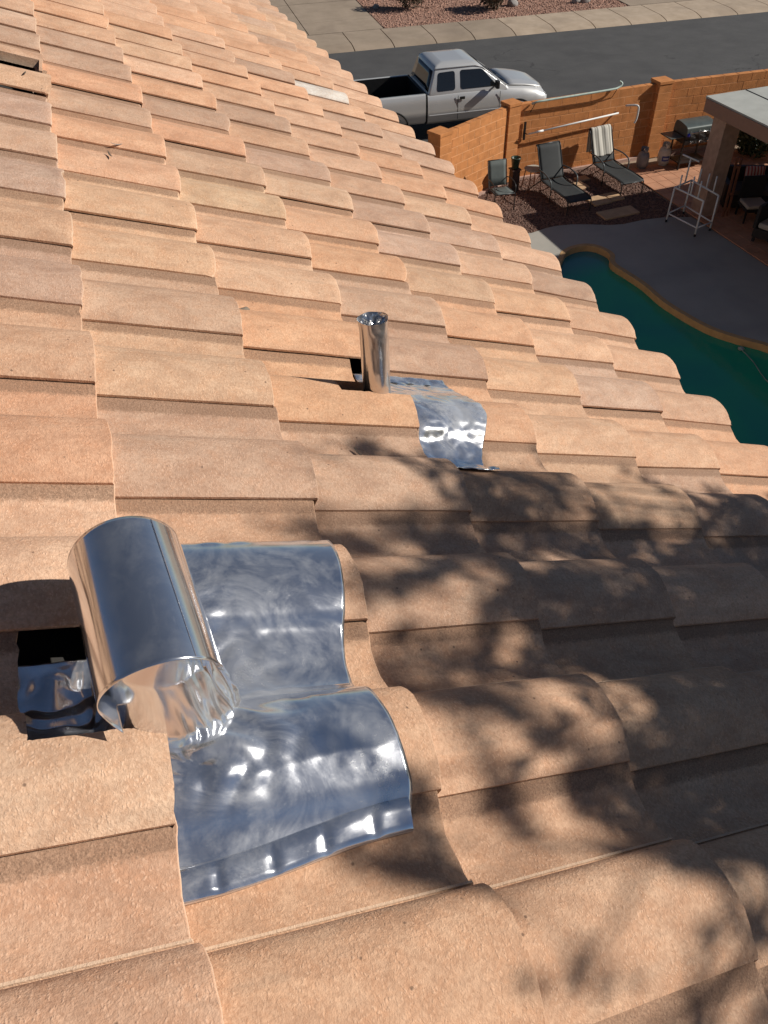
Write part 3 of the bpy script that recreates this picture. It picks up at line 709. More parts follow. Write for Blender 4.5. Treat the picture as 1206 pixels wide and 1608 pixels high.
# ------------------------------------------------------------------ block wall
bl = {}
def block(length, parent, loc, rz, depth=.15, name='block', h=.188):
    key = (round(length, 3), depth, h)
    if key not in bl:
        b = MB(); b.box((0,0,0), (length-.012, depth, h)); bl[key] = b.build(name, BLOCK, parent, bevel=.004); o = bl[key]
    else:
        o = bpy.data.objects.new(name, bl[key].data); COL.objects.link(o); o.parent = parent
        q = o.modifiers.new('bevel', 'BEVEL'); q.width = .004; q.segments = 1
    o.location = loc; o.rotation_euler = (0, 0, rz); return o
def wall_run(A, B, label, courses=9, base=0.0):
    A, B = Vector((*A, 0)), Vector((*B, 0)); d = B-A; Ln = d.length; rz = math.atan2(d.y, d.x)
    w = empty('block_wall', (A.x, A.y, G), rz); tag(w, label, 'wall', 'orange block garden wall')
    b = MB(); b.box((Ln/2, 0, courses*.1-.004), (Ln, .144, courses*.2-.016)); b.build('mortar', MORTAR, w)
    b = MB(); b.box((Ln/2, -.11, .02), (Ln-.3, .09, .08)); b.build('footing', simple('footing', (.45, .30, .24), .9), w)
    for c in range(courses):
        x = 0.0 if c % 2 == 0 else -.2; lo = 0
        while x < Ln-.02:
            x0, x1 = max(0, x), min(Ln, x+.4)
            if x1-x0 > .05: block(round(x1-x0, 2), w, ((x0+x1)/2, random.uniform(-.002, .002), .1+c*.2), 0)
            x += .4
    return w
def pillar(c, label, rz=0, courses=9, size=.40):
    p = empty('wall_pillar', (c[0], c[1], G), rz); tag(p, label, 'pillar', 'orange block wall pillars')
    for k in range(courses): block(size, p, (0, 0, .1+k*.2), 0, size-.012, 'block', .192)
    b = MB(); b.box((0, 0, courses*.1), (size-.016, size-.018, courses*.2-.02)); b.build('mortar', MORTAR, p)
    b = MB(); b.box((0, 0, courses*.2+.035), (size+.02, size+.02, .07)); b.build('cap', BLOCK, p, bevel=.006)
P0, P1, P2 = (7.48, 16.02), (9.80, 17.13), (14.02, 17.12)
wall_run((7.6, 16.08), (9.68, 17.07), 'left wall run of orange blocks angling from the roof edge to the corner pillar')
wall_run((9.95, 17.13), (13.86, 17.13), 'middle wall run of orange blocks behind the lounge chairs with poles hung on it')
wall_run((14.18, 17.12), (20.6, 16.62), 'right wall run of orange blocks behind the barbecue grill')
wall_run((5.6, 16.02), (7.33, 16.02), 'short stub of orange wall left of the pillar hidden by the roof edge', 8)
pillar(P0, 'orange block pillar right at the roof edge beside the pickup bed', .4)
pillar(P1, 'orange block pillar at the inner corner behind the small grey chair', .2, size=.36)
pillar(P2, 'orange block pillar between the lounge chairs and the grill, poles ending beside it')

# poles on the wall
b = MB(); z = G+1.84
b.tube(smooth_curve([(10.30,17.02,z-.06),(10.42,16.94,z),(10.8,16.93,z+.01),(12.3,16.92,z+.03),(12.62,16.94,z+.05),(12.72,16.96,z+.12),(12.66,17.0,z+.17)], 5), .026, 10)
t = empty('pool_pole', (10.3,17.0,z)); tag(t, 'long pale green pool pole resting along the top of the orange wall', 'pole'); adopt(b.build('pole', simple('pale_green_pole', (.42, .52, .46), .4)), t)
b = MB(); b.tube([(10.30,17.05,z-.25),(10.34,16.93,z-.02)], .008); b.tube([(12.55,17.05,z-.2),(12.58,16.93,z+.02)], .008); adopt(b.build('bracket', BLACKM), t)
t = empty('pool_pole', (10.2,17.0,G+1.2)); tag(t, 'white telescopic pool pole hung lower on the wall between two brackets', 'pole')
b = MB(); b.tube([(10.22,16.90,G+1.14),(12.72,16.90,G+1.30)], .020, 10); adopt(b.build('pole', WHITE), t)
b = MB(); b.tube([(10.42,16.90,G+1.153),(10.62,16.90,G+1.166)], .026, 10); adopt(b.build('grip', simple('bright_grip', (.8,.8,.78), .3)), t)
b = MB(); b.box((10.17,17.02,G+1.18), (.05,.03,.42)); b.tube([(10.17,17.03,G+1.14),(10.18,16.88,G+1.14)], .012); adopt(b.build('bracket', BLACKM), t)
b = MB(); b.tube(smooth_curve([(12.95,16.98,G+1.42),(13.12,16.80,G+1.46),(13.19,16.76,G+1.40),(13.19,16.76,G+1.15),(13.15,16.77,G+1.04)], 5), .024, 10)
t = empty('wall_hook', (13.1,16.8,G+1.2)); tag(t, 'white bent pipe hook on the wall beside the middle pillar', 'hook'); adopt(b.build('hook_pipe', WHITE), t)

# ------------------------------------------------------------------ pickup truck
TR = Matrix.Translation((0,0,0))
truck = empty('pickup_truck', (7.05, 21.55, G), SA); tag(truck, 'silver extended cab pickup truck parked on the street beyond the orange wall', 'pickup truck')
def section(x, zb, zt, hw_b, hw_m, hw_t, zm, rnd=.06):
    pts = [(-hw_b, zb), (-hw_m, zb+.12), (-hw_m-.01, zm), (-hw_m+.005, zm+.16), (-hw_t-.045, zt-rnd), (-hw_t, zt-rnd*.25), (-hw_t+.10, zt)]
    pts = pts + [(-y, z_) for y, z_ in pts[::-1]]
    return [Vector((x, y, z_)) for y, z_ in pts]
def loft(sections, name, mat, parent, cap=True, sub=0, bevel=0):
    b = MB(); n = len(sections[0]); b.grid(sections, closed=True)
    if cap:
        for sec in (sections[0], sections[-1]): b.add(sec, [tuple(range(n))])
    return b.build(name, mat, parent, bevel=bevel, sub=sub)
# front clip and cab lower body (closed volume)
st = [(2.04,.42,1.20,.84,.97,.90,.80),(3.0,.42,1.21,.84,.97,.90,.80),(4.1,.42,1.20,.84,.97,.89,.80),(4.35,.42,1.185,.84,.97,.87,.80),(4.8,.45,1.15,.86,.98,.83,.80),(5.2,.47,1.09,.86,.98,.80,.78),(5.45,.48,1.02,.84,.95,.76,.76),(5.55,.50,.92,.80,.90,.70,.72)]
body = loft([section(*q) for q in st], 'body', PAINT, truck, bevel=.0)
for p in body.data.polygons: p.use_smooth = True
# hood with raised centre, fender line
hs = []
for x, z_, hw in ((4.36,1.205,.80),(4.6,1.20,.80),(4.9,1.165,.78),(5.2,1.11,.76),(5.38,1.06,.73),(5.46,1.02,.70)):
    hs.append([Vector((x+.03*(1-(y/hw)**2), y, z_+.035*(1-(abs(y)/hw)**3)+.012*math.exp(-((abs(y)-.42)/.10)**2))) for y in np.linspace(-hw, hw, 17)])
b = MB(); b.grid(hs); b.build('hood', PAINT, truck, solid=.02)
# bed: walls, floor, tailgate
for s_ in (-1, 1):
    b = MB()
    P = [[Vector((x, s_*y, z_)) for y, z_ in ((.84,.45),(.965,.55),(.985,.80),(.975,1.0),(.955,1.19),(.93,1.225),(.86,1.225),(.85,1.20),(.82,.60))] for x in np.linspace(.06, 1.98, 14)]
    b.grid(P)
    b.build('bed_side', PAINT, truck)
b = MB(); b.box((1.0,0,.60), (1.95,1.68,.04)); b.box((1.0,.825,.92), (1.92,.03,.60)); b.box((1.0,-.825,.92), (1.92,.03,.60)); b.box((.085,0,.92), (.03,1.6,.60)); b.box((1.97,0,.9), (.03,1.86,.62)); b.build('bed_liner', BLACKM, truck)
b = MB(); b.box((.04,0,.88), (.06,1.80,.66)); b.build('tailgate', PAINT, truck, bevel=.015)
b = MB(); b.box((-.08,0,.55), (.16,1.85,.2)); b.build('bumper', CHROME, truck, bevel=.03)
b = MB(); b.box((5.58,0,.58), (.18,1.84,.24)); b.build('bumper', CHROME, truck, bevel=.03)
# greenhouse
def cabsec(z_, x0, x1, hw, r_=.10):
    pts = []
    for cx, cy, a0 in ((x1-r_, hw-r_, 0), (x0+r_*.6, hw-r_*.6, 90), (x0+r_*.6, -hw+r_*.6, 180), (x1-r_, -hw+r_, 270)):
        rr_ = r_ if cx > 3 else r_*.6
        for k in range(5):
            a = R(a0+22.5*k); pts.append(Vector((cx+rr_*math.cos(a), cy+rr_*math.sin(a), z_)))
    return pts
cs = [cabsec(1.14,2.06,4.42,.925),cabsec(1.22,2.07,4.36,.915),cabsec(1.40,2.13,4.08,.87),cabsec(1.60,2.20,3.79,.815),cabsec(1.72,2.24,3.64,.775),cabsec(1.79,2.28,3.54,.73),cabsec(1.835,2.36,3.42,.65),cabsec(1.86,2.55,3.2,.45)]
loft(cs, 'cab', PAINT, truck)
b = MB()   # drip rails and pillars trim
for s_ in (-1, 1): b.tube([(2.27, s_*.765, 1.765),(3.4, s_*.765, 1.775),(3.62, s_*.775, 1.71),(4.33, s_*.905, 1.235)], .012, 6)
b.build('drip_rail', PAINT, truck)
def hw_at(z_): return float(np.interp(z_, [1.14,1.22,1.40,1.60,1.72,1.79], [.925,.915,.87,.815,.775,.73]))
def side_glass(poly, s_, name='window'):
    """inset pane with rounded corners on the cab side, thickness outward"""
    pts = [Vector(p) for p in poly]; n = len(pts); rnd = []
    for k in range(n):
        a, c, d = pts[k-1], pts[k], pts[(k+1) % n]
        e1 = c+(a-c).normalized()*.07; e2 = c+(d-c).normalized()*.07
        for t in (0, .33, .66, 1): rnd.append((1-t)**2*e1+2*t*(1-t)*c+t*t*e2)
    vs = [Vector((p.x, s_*(hw_at(p.y)+.006), p.y)) for p in rnd]; vs2 = [v-Vector((0, s_*.03, 0)) for v in vs]; m_ = len(vs)
    b = MB(); b.add(vs+vs2, [tuple(range(m_))]+[(k, (k+1) % m_, m_+(k+1) % m_, m_+k) for k in range(m_)]); return b.build(name, GLASS, truck)
for s_ in (-1, 1):
    side_glass([(2.30,1.245),(2.83,1.25),(2.83,1.695),(2.35,1.68)], s_)
    side_glass([(2.98,1.25),(4.05,1.25),(3.60,1.685),(2.98,1.70)], s_)
# rear window and windscreen, proud of the body
def quadpane(p, name):
    c = [Vector(q) for q in p]; P = [[c[0].lerp(c[1], s/6).lerp(c[3].lerp(c[2], s/6), t/4) for s in range(7)] for t in range(5)]
    b = MB(); b.grid(P); b.build(name, GLASS, truck, solid=.012)
quadpane([(2.075,-.83,1.25),(2.075,.83,1.25),(2.222,.70,1.72),(2.222,-.70,1.72)], 'rear_window')
wn = []
for t in range(6):
    z_ = 1.235+(1.70-1.235)*t/5; xx = float(np.interp(z_, [1.22,1.40,1.60,1.72], [4.36,4.08,3.79,3.64])); hw = hw_at(z_)-.07
    wn.append([Vector((xx+.015+.03*(1-(y/hw)**2)-.02, y, z_+.012)) for y in np.linspace(-hw, hw, 11)])
b = MB(); b.grid(wn); b.build('windshield', GLASS, truck, solid=.01)
b = MB(); b.box((4.42,0,1.205), (.10,1.45,.02)); b.tube([(4.40,-.6,1.225),(4.33,-.05,1.26)], .008); b.tube([(4.40,.1,1.225),(4.33,.62,1.26)], .008); b.build('cowl', BLACKM, truck)
for s_ in (-1, 1):
    b = MB(); b.box((3.98, s_*1.07, 1.33), (.10,.17,.20)); b.box((4.00, s_*.96, 1.27), (.05,.14,.05)); b.build('mirror', BLACKM, truck, bevel=.03)
    b = MB(); b.box((3.02, s_*.985, 1.055), (.15,.02,.075)); b.build('door_handle', BLACKM, truck, bevel=.015)
    for xx in (2.90, 4.12):     # door shut lines, thin dark recess strips
        b = MB(); b.box((xx, s_*.975, .82), (.010,.012,.60)); b.build('door_gap', RUBBER, truck)
    b = MB(); b.box((2.01, s_*.90, .84), (.045,.10,.74)); b.build('bed_gap', RUBBER, truck)
    b = MB(); P = [[Vector((x, s_*(.983+.010*math.sin(k*math.pi/3)), .66+.035*k/3)) for k in range(4)] for x in (2.08, 3, 4.14)]; b.grid(P); b.build('side_moulding', PAINT, truck)
def wheel(x, s_):
    w = empty('wheel', (x, s_*.86, .38)); w.parent = truck
    def lat(prof, nm, mt):
        b = MB(); n = 24; vs = [Vector((r_*math.cos(k*2*math.pi/n), s_*y, r_*math.sin(k*2*math.pi/n))) for r_, y in prof for k in range(n)]
        b.add(vs, [(i_*n+k, i_*n+(k+1)%n, (i_+1)*n+(k+1)%n, (i_+1)*n+k) for i_ in range(len(prof)-1) for k in range(n)], True); b.build(nm, mt, w)
    lat([(.23,-.12),(.36,-.12),(.38,-.08),(.38,.08),(.355,.125),(.24,.125)], 'tyre', RUBBER); lat([(.24,.12),(.225,.10),(.15,.07),(.08,.10),(.001,.105)], 'rim', CHROME)
    # dark arch lip
    b = MB(); P = [[Vector((x+rr_*math.cos(a), s_*yy, .38+rr_*math.sin(a))) for rr_, yy in ((.44,.80),(.455,.992),(.50,.996),(.505,.97))] for a in np.linspace(R(-8), R(188), 19)]; b.grid(P); b.build('wheel_arch', PAINT if False else RUBBER, truck)
for x in (1.02, 4.66):
    for s_ in (-1, 1): wheel(x, s_)
for s_ in (-1, 1):
    b = MB(); b.box((5.47, s_*.72, .86), (.12,.30,.16)); b.build('headlight', LAMP, truck, bevel=.03)
b = MB(); b.box((5.51,0,.85), (.08,1.1,.2)); b.build('grille', BLACKM, truck, bevel=.02)

# ------------------------------------------------------------------ lounge furniture
def chaise(loc, rz, label, arm_mat=FRAME_G):
    c = empty('lounge_chair', (*loc, G), rz); tag(c, label, 'lounge chair', 'dark sling lounge chairs in the gravel')
    w = .31
    seat = [(-.70,.30),(-.66,.335),(-.35,.35),(.0,.345),(.35,.34),(.62,.36)]
    P = [[Vector((x, y, z_-.012*math.cos(x/w*1.5))) for x in np.linspace(-w+.015, w-.015, 9)] for y, z_ in [(p.x, p.y) for p in smooth_curve([(a, b_, 0) for a, b_ in seat], 4)]]
    b = MB(); b.grid(P); b.build('seat', SLING_D, c, solid=.008)
    back = smooth_curve([(.60,.37,0),(.72,.60,0),(.85,.86,0),(.93,1.02,0),(1.0,1.06,0)], 4)
    P = [[Vector((x, p.x-.015*math.cos(x/w*1.5), p.y)) for x in np.linspace(-w+.015, w-.015, 9)] for p in back]
    b = MB(); b.grid(P); b.build('backrest', SLING_D, c, solid=.008)
    b = MB()
    for s_ in (-1, 1):
        b.tube([(s_*w, p[0], p[1]) for p in [(q.x, q.y) for q in smooth_curve([(-.70,.0,0),(-.71,.20,0),(-.68,.31,0),(-.55,.345,0),(0,.345,0),(.62,.36,0)], 4)]], .014, 8)
        b.tube([(s_*w, p.x, p.y) for p in back], .014, 8)
        b.tube([(s_*w, .10, .345),(s_*(w+.01), .10, .0)], .014, 8)
        b.tube([(s_*w, .60, .35),(s_*(w+.05), 1.02, .0)], .014, 8)
    b.tube([(-w,-.70,.30),(w,-.70,.30)], .012, 8); b.tube([(-w,.62,.34),(w,.62,.34)], .012, 8); b.tube([(-w, back[-1].x, back[-1].y),(w, back[-1].x, back[-1].y)], .014, 8)
    b.build('frame', FRAME_D, c)
    for s_ in (-1, 1):
        b = MB(); b.tube(smooth_curve([(s_*(w+.03),.05,.30),(s_*(w+.05),.06,.48),(s_*(w+.06),.16,.56),(s_*(w+.05),.42,.60),(s_*(w+.03),.72,.58)], 5), .017, 8); b.build('armrest', arm_mat, c)
    return c
ch1 = chaise((10.50, 15.38), .02, 'dark lounge chair with bare reclined back, left of the pair in the gravel')
ch2 = chaise((12.20, 15.80), .03, 'dark lounge chair with a striped towel over its back, right of the pair')
# towel over chaise 2
def towel_mat():
    m, nt, b = mat_new('striped_towel'); N, L = nt.nodes, nt.links; v = N.new('ShaderNodeTexCoord').outputs['Object']
    s = N.new('ShaderNodeSeparateXYZ'); L.new(v, s.inputs[0]); w = mth(N, L, 'SINE', mth(N, L, 'MULTIPLY', s.outputs[0], 95)); w2 = mth(N, L, 'SINE', mth(N, L, 'MULTIPLY', s.outputs[0], 37))
    c = mixc(N, L, mrange(N, L, mth(N, L, 'ADD', w, w2), -.4, .8, 0, 1), (.62, .60, .53), (.30, .29, .25)); L.new(c, b.inputs['Base Color']); b.inputs['Roughness'].default_value = .95; return m
P = []
line = smooth_curve([(.665,.50,0),(.755,.68,0),(.865,.90,0),(.945,1.07,0),(1.02,1.10,0),(1.08,1.04,0),(1.07,.8,0),(1.05,.5,0)], 5)
for k, p in enumerate(line):
    P.append([Vector((x, p.x-.028+.010*math.sin(x*26+k*.1), p.y+.008*math.sin(x*9))) for x in np.linspace(-.275, .275, 24)])
b = MB(); b.grid(P); tw = b.build('towel', towel_mat(), solid=.008); tw.location = (12.20, 15.80, G); tw.rotation_euler = (0, 0, .03)
tag(tw, 'grey and cream striped towel hung over the right lounge chair back', 'towel')
# small sling chair
c = empty('patio_chair', (8.98, 15.75, G), -.10); tag(c, 'small grey-green sling chair at the left by the roof edge', 'chair')
w = .23; P = [[Vector((x, y, z_)) for x in np.linspace(-w+.015, w-.015, 7)] for y, z_ in ((-.30,.41),(-.27,.43),(-.05,.40),(.20,.38))]
b = MB(); b.grid(P); b.build('seat', SLING_G, c, solid=.008)
P = [[Vector((x, y, z_)) for x in np.linspace(-w+.015, w-.015, 7)] for y, z_ in ((.22,.42),(.28,.60),(.35,.82),(.39,.96))]
b = MB(); b.grid(P); b.build('backrest', SLING_G, c, solid=.008)
b = MB()
for s_ in (-1, 1):
    b.tube(smooth_curve([(s_*(w+.02),-.28,0),(s_*(w+.02),-.29,.38),(s_*(w+.03),-.26,.56),(s_*(w+.03),-.12,.62),(s_*(w+.03),.12,.62),(s_*w,.28,.58)], 5), .012, 8)
    b.tube([(s_*w,-.30,.41),(s_*w,.20,.38),(s_*w,.39,.96)], .012, 8); b.tube([(s_*w,.18,.38),(s_*(w+.02),.34,0)], .012, 8)
b.tube([(-w,.39,.96),(w,.39,.96)], .012, 8); b.tube([(-w,-.30,.41),(w,-.30,.41)], .012, 8); b.build('frame', FRAME_D, c)
# side table
t = empty('side_table', (10.15, 16.36, G)); tag(t, 'small pale round-cornered side table behind the left lounge chair', 'table')
b = MB(); b.prism([(.20*math.cos(a)*(1.0+.12*abs(math.sin(2*a))), .20*math.sin(a)*(1.0+.12*abs(math.sin(2*a)))) for a in np.linspace(0, 2*math.pi, 24, endpoint=False)], .49, .52); b.build('tabletop', simple('table_stone', (.42, .40, .34), .7), t, bevel=.004)
for sx_, sy_ in ((-1,-1),(1,-1),(-1,1),(1,1)):
    b = MB(); b.tube([(sx_*.13, sy_*.13, .49),(sx_*.18, sy_*.18, 0)], .013, 8); b.build('leg', WOODB, t)
# pot on a dark stand
t = empty('plant_stand', (9.72, 16.50, G)); tag(t, 'dark square stand in the wall corner carrying the green pot', 'plant stand')
b = MB(); b.box((0,0,.25), (.20,.20,.5)); b.build('stand_body', simple('dark_wood', (.06,.035,.025), .7), t, bevel=.01); b = MB(); b.box((0,0,.51), (.24,.24,.025)); b.build('stand_top', simple('dark_wood_top', (.07,.04,.03), .7), t)
p_ = MB(); p_.lathe([(.0,.005),(.075,.005),(.085,.03),(.115,.24),(.125,.245),(.125,.27),(.105,.27),(.10,.22),(.0,.21)], (0,0,0)); o = p_.build('flower_pot', GREENP); o.location = (9.72,16.50,G+.523); tag(o, 'empty dark green glazed pot standing on the corner stand', 'pot')

# propane tanks
def tank(loc, label, h=.46, r_=.155, mat=None, lab=True):
    t = empty('propane_tank', (*loc, G)); tag(t, label, 'propane tank', 'propane tanks by the wall')
    mt = mat or simple('tank_white', (.55,.55,.52), .45)
    b = MB(); b.lathe([(.0,.03),(.10,.03),(.14,.06),(r_,.12),(r_,h-.16),(.13,h-.08),(.05,h-.03),(0,h-.03)], (0,0,0), 24); b.build('tank_body', mt, t)
    b = MB(); b.lathe([(.11,0),(.115,.05)], (0,0,0), 20); b.build('foot_ring', mt, t, solid=.006)
    b = MB(); n = 20; P = [[Vector((.095*math.cos(a), .095*math.sin(a), z_)) for a in np.linspace(-2.2, 2.2, 20)] for z_ in (h-.07, h+.06)]; b.grid(P); b.build('collar', mt, t, solid=.006)
    b = MB(); b.tube([(0,0,h-.04),(0,0,h+.03)], .02); b.tube([(0,-.03,h+.02),(0,.03,h+.02)], .018); b.build('valve', CHROME, t)
    if lab:
        b = MB(); P = [[Vector(((r_+.002)*math.cos(a), (r_+.002)*math.sin(a), z_)) for a in np.linspace(-2.5, -1.2, 10)] for z_ in (.14, .27)]; b.grid(P); b.build('label_band', simple('blue_label', (.03,.06,.25), .5), t)
        b = MB(); P = [[Vector(((r_+.004)*math.cos(a), (r_+.004)*math.sin(a), z_)) for a in np.linspace(-2.3, -1.4, 8)] for z_ in (.185, .225)]; b.grid(P); b.build('label_stripe', simple('pale_label', (.45,.5,.6), .5), t)
tank((14.02,16.42), 'white propane tank with a blue label standing left of the grill', .50)
tank((13.40,16.45), 'shaded grey propane tank standing against the middle pillar', .46, mat=simple('tank_grey', (.22,.22,.23), .5), lab=False)

# grill
t = empty('barbecue_grill', (14.55,16.15,G), -.03); tag(t, 'dark gas barbecue grill with side shelf in front of the orange wall', 'grill')
b = MB(); P = []
for y, z_ in smooth_curve([(-.30,.86,0),(-.30,.98,0),(-.24,1.08,0),(.10,1.13,0),(.24,1.08,0),(.28,.86,0)], 4) and [(p.x, p.y) for p in smooth_curve([(-.30,.86,0),(-.30,.98,0),(-.24,1.08,0),(.10,1.13,0),(.24,1.08,0),(.28,.86,0)], 4)]:
    P.append([Vector((x, y, z_)) for x in (-.42, .42)])
b.grid(P); n_ = len(P); b.add([p[0] for p in P], [tuple(range(n_))]); b.add([p[1] for p in P], [tuple(range(n_))]); b.build('lid', GREYM, t, bevel=.01)
b = MB(); b.box((0,0,.76), (.86,.52,.19)); b.build('firebox', BLACKM, t, bevel=.01)
b = MB(); b.tube([(-.33,-.34,.95),(.33,-.34,.95)], .014); b.tube([(-.33,-.34,.95),(-.33,-.29,.95)], .010); b.tube([(.33,-.34,.95),(.33,-.29,.95)], .010); b.build('lid_handle', CHROME, t)
for s_ in (-1, 1):
    b = MB(); b.box((s_*.63,0,.83), (.38,.46,.03)); b.build('side_shelf', GREYM, t, bevel=.008)
for sx_ in (-1, 1):
    for sy_ in (-1, 1): b = MB(); b.box((sx_*.40, sy_*.23, .34), (.035,.035,.68)); b.build('leg', BLACKM, t)
b = MB(); b.box((0,0,.18), (.82,.48,.025)); b.build('bottom_shelf', BLACKM, t)
b = MB(); b.box((0,-.27,.70), (.84,.03,.10)); b.build('control_panel', BLACKM, t)
for k in range(3):
    b = MB(); b.lathe([(0,0),(.022,0),(.022,.025),(0,.025)], (0,0,0), 10); o = b.build('knob', CHROME, t); o.location = (-.25+.25*k, -.285, .70); o.rotation_euler = (R(90), 0, 0)
# racks leaning against the grill front
for k, (x, rz) in enumerate(((14.25,.35),(14.52,.2),(14.80,.45))):
    b = MB(); pts = [(-.15,0,-.11),(.15,0,-.11),(.15,0,.11),(-.15,0,.11),(-.15,0,-.11)]; b.tube(pts, .012, 6)
    for q in range(5): b.tube([(-.10+.05*q,0,-.11),(-.10+.05*q,0,.11)], .004, 5)
    o = b.build('grill_rack', FRAME_D); o.location = (x, 15.76, G+.86); o.rotation_euler = (R(-28), R(24), rz)
    tag(o, ['wire grill rack leaning at the left of the grill front', 'wire grill rack leaning at the middle of the grill front', 'wire grill rack leaning at the right of the grill front'][k], 'grill rack', 'wire racks on the grill')
b = MB(); b.lathe([(0,0),(.035,0),(.04,.07),(0,.075)], (0,0,0), 12); o = b.build('blue_cup', simple('blue_plastic', (.02,.04,.5), .4)); o.location = (14.18,15.86,G+.86); tag(o, 'small bright blue cup on the grill front ledge', 'cup')

# white PVC rack
t = empty('drying_rack', (12.5,13.15,G)); tag(t, 'white plastic pipe stand with upright prongs beside the patio column', 'rack')
F_ = [(-.34,.36),(-.19,-.52),(.30,-.40),(.26,.56)]; hT = .80
b = MB()
for x, y in F_: b.tube([(x,y,.04),(x*.97,y*.97,hT)], .020, 8)
b.build('upright', WHITE, t)
b = MB(); Tp = [(x*.97,y*.97,hT) for x, y in F_]
b.tube([Tp[0],Tp[1]], .020, 8); b.tube([Tp[2],Tp[3]], .020, 8); b.tube([Tp[3],Tp[0]], .018, 8); b.build('top_rail', WHITE, t)
b = MB(); Lw = [(x,y,.20) for x, y in F_]
for k in range(4): b.tube([Lw[k], Lw[(k+1)%4]], .016, 8)
b.build('lower_rail', WHITE, t)
for a_, c_, q in ((0,1,.15),(0,1,.55),(0,1,.8),(2,3,.2),(2,3,.45),(2,3,.75)):
    p = Vector(Tp[a_]).lerp(Vector(Tp[c_]), q); b = MB(); b.tube([p, p+Vector((.02,.03,.30+.1*(q*7%1)))], .017, 8); b.build('prong', WHITE, t)
p = Vector(Tp[3]).lerp(Vector(Tp[0]), .4); b = MB(); b.tube([p, p+Vector((.0,.0,.55))], .018, 8); b.tube([p+Vector((-.06,.22,.56)), p+Vector((.06,-.22,.54))], .018, 8); b.build('tee_post', WHITE, t)
for x, y in F_:
    b = MB(); b.lathe([(0,0),(.026,0),(.024,.06),(0,.06)], (x,y,.0), 10); b.build('foot_cap', RUBBER, t)

# ------------------------------------------------------------------ patio cover
t = empty('patio_cover', (12.84,14.0,G)); tag(t, 'flat patio cover with grey roof, brown fascia and one stucco column', 'patio cover')
XC, YC = 12.84, 14.0
b = MB(); b.box((XC+2.6, YC-5.5, G+2.46), (5.2,11.0,.05)); adopt(b.build('roof_surface', COVER), t)
for k, xs_ in enumerate((1.02, 2.04, 3.06, 4.08)):
    b = MB(); b.box((XC+xs_, YC-5.5, G+2.489), (.018,10.96,.012)); adopt(b.build('roofing_seam', UNDER), t)
b = MB(); b.box((XC+.03, YC-5.5, G+2.32), (.10,10.9,.26)); b.box((XC+2.65, YC-.03, G+2.32), (5.1,.10,.26)); adopt(b.build('fascia', BROWN), t)
b = MB(); b.box((XC+2.65, YC-5.5, G+2.27), (5.05,10.7,.12)); adopt(b.build('ceiling', BROWN), t)
for cyy in (YC-.42, YC-4.6, YC-8.8):
    b = MB(); b.box((XC+.38, cyy, G+1.10), (.42,.42,2.22)); adopt(b.build('column', simple('column_stucco', (.40,.27,.20), .9, bump=.003)), t)
# neighbouring wing of the house behind the cover
h2 = empty('house', (20,8,G)); tag(h2, 'stucco house wing standing behind the patio cover at the far right', 'house')
b = MB(); b.box((21.1,3.4,G+3.2), (6.4,13,6.4)); adopt(b.build('wall', STUCCO), h2)
b = MB(); b.box((21.1,3.4,G+6.48), (7.4,13.4,.16)); adopt(b.build('roof', BROWN), h2)
b = MB(); b.box((21.1,11.2,G+1.4), (6.0,2.6,2.8)); adopt(b.build('low_wing', STUCCO), h2)
b = MB(); b.box((17.87,7.5,G+1.1), (.04,2.4,2.1)); adopt(b.build('patio_door', GLASS), h2)

# patio furniture in the shade
def box_part(name, c_, d_, mat, par, bev=.02): b = MB(); b.box(c_, d_); return b.build(name, mat, par, bevel=bev)
t = empty('outdoor_sofa', (14.55,13.55,G), -.45); tag(t, 'dark wicker outdoor sofa in deep shade under the patio cover', 'sofa')
box_part('base', (0,0,.20), (1.5,.75,.28), SOFA, t); box_part('backrest', (.0,.36,.52), (1.5,.12,.50), SOFA, t)
for s_ in (-1, 1): box_part('armrest', (s_*.72,0,.42), (.12,.75,.35), SOFA, t)
for s_ in (-1, 1): box_part('seat_cushion', (s_*.33,-.05,.40), (.62,.62,.13), simple('taupe_cushion', (.07,.06,.055), .9), t, .04)
def stripe_mat():
    m, nt, b = mat_new('red_stripe_fabric'); N, L = nt.nodes, nt.links; v = N.new('ShaderNodeTexCoord').outputs['Object']
    s = N.new('ShaderNodeSeparateXYZ'); L.new(v, s.inputs[0]); w = mth(N, L, 'SINE', mth(N, L, 'MULTIPLY', s.outputs[0], 90))
    L.new(mixc(N, L, mrange(N, L, w, -.2, .2, 0, 1), (.45, .10, .08), (.60, .45, .38)), b.inputs['Base Color']); b.inputs['Roughness'].default_value = .95; return m
b = MB(); P = [[Vector((x, y, .07*(1-(x/.22)**4)*(1-(y/.22)**4)*sg)) for x in np.linspace(-.22,.22,9)] for sg in (1,) for y in np.linspace(-.22,.22,9)]; b.grid(P)
P = [[Vector((x, y, -.07*(1-(x/.22)**4)*(1-(y/.22)**4))) for x in np.linspace(-.22,.22,9)] for y in np.linspace(-.22,.22,9)]; b.grid(P)
o = b.build('pillow', stripe_mat()); o.location = (14.45,13.60,G+.66); o.rotation_euler = (R(62), 0, -.5); tag(o, 'red and cream striped pillow leaning on the dark sofa', 'pillow')
t = empty('patio_armchair', (13.72,11.78,G), .4); tag(t, 'low patio chair with a cream cushion cut off by the right picture edge', 'armchair')
box_part('seat_frame', (0,0,.22), (.7,.7,.20), SOFA, t); box_part('seat_cushion', (0,-.02,.38), (.62,.62,.12), CUSH, t, .04); box_part('backrest', (.0,.34,.55), (.7,.08,.5), SOFA, t)
for sx_ in (-1,1):
    for sy_ in (-1,1): box_part('leg', (sx_*.3, sy_*.3, .06), (.05,.05,.12), SOFA, t, 0)
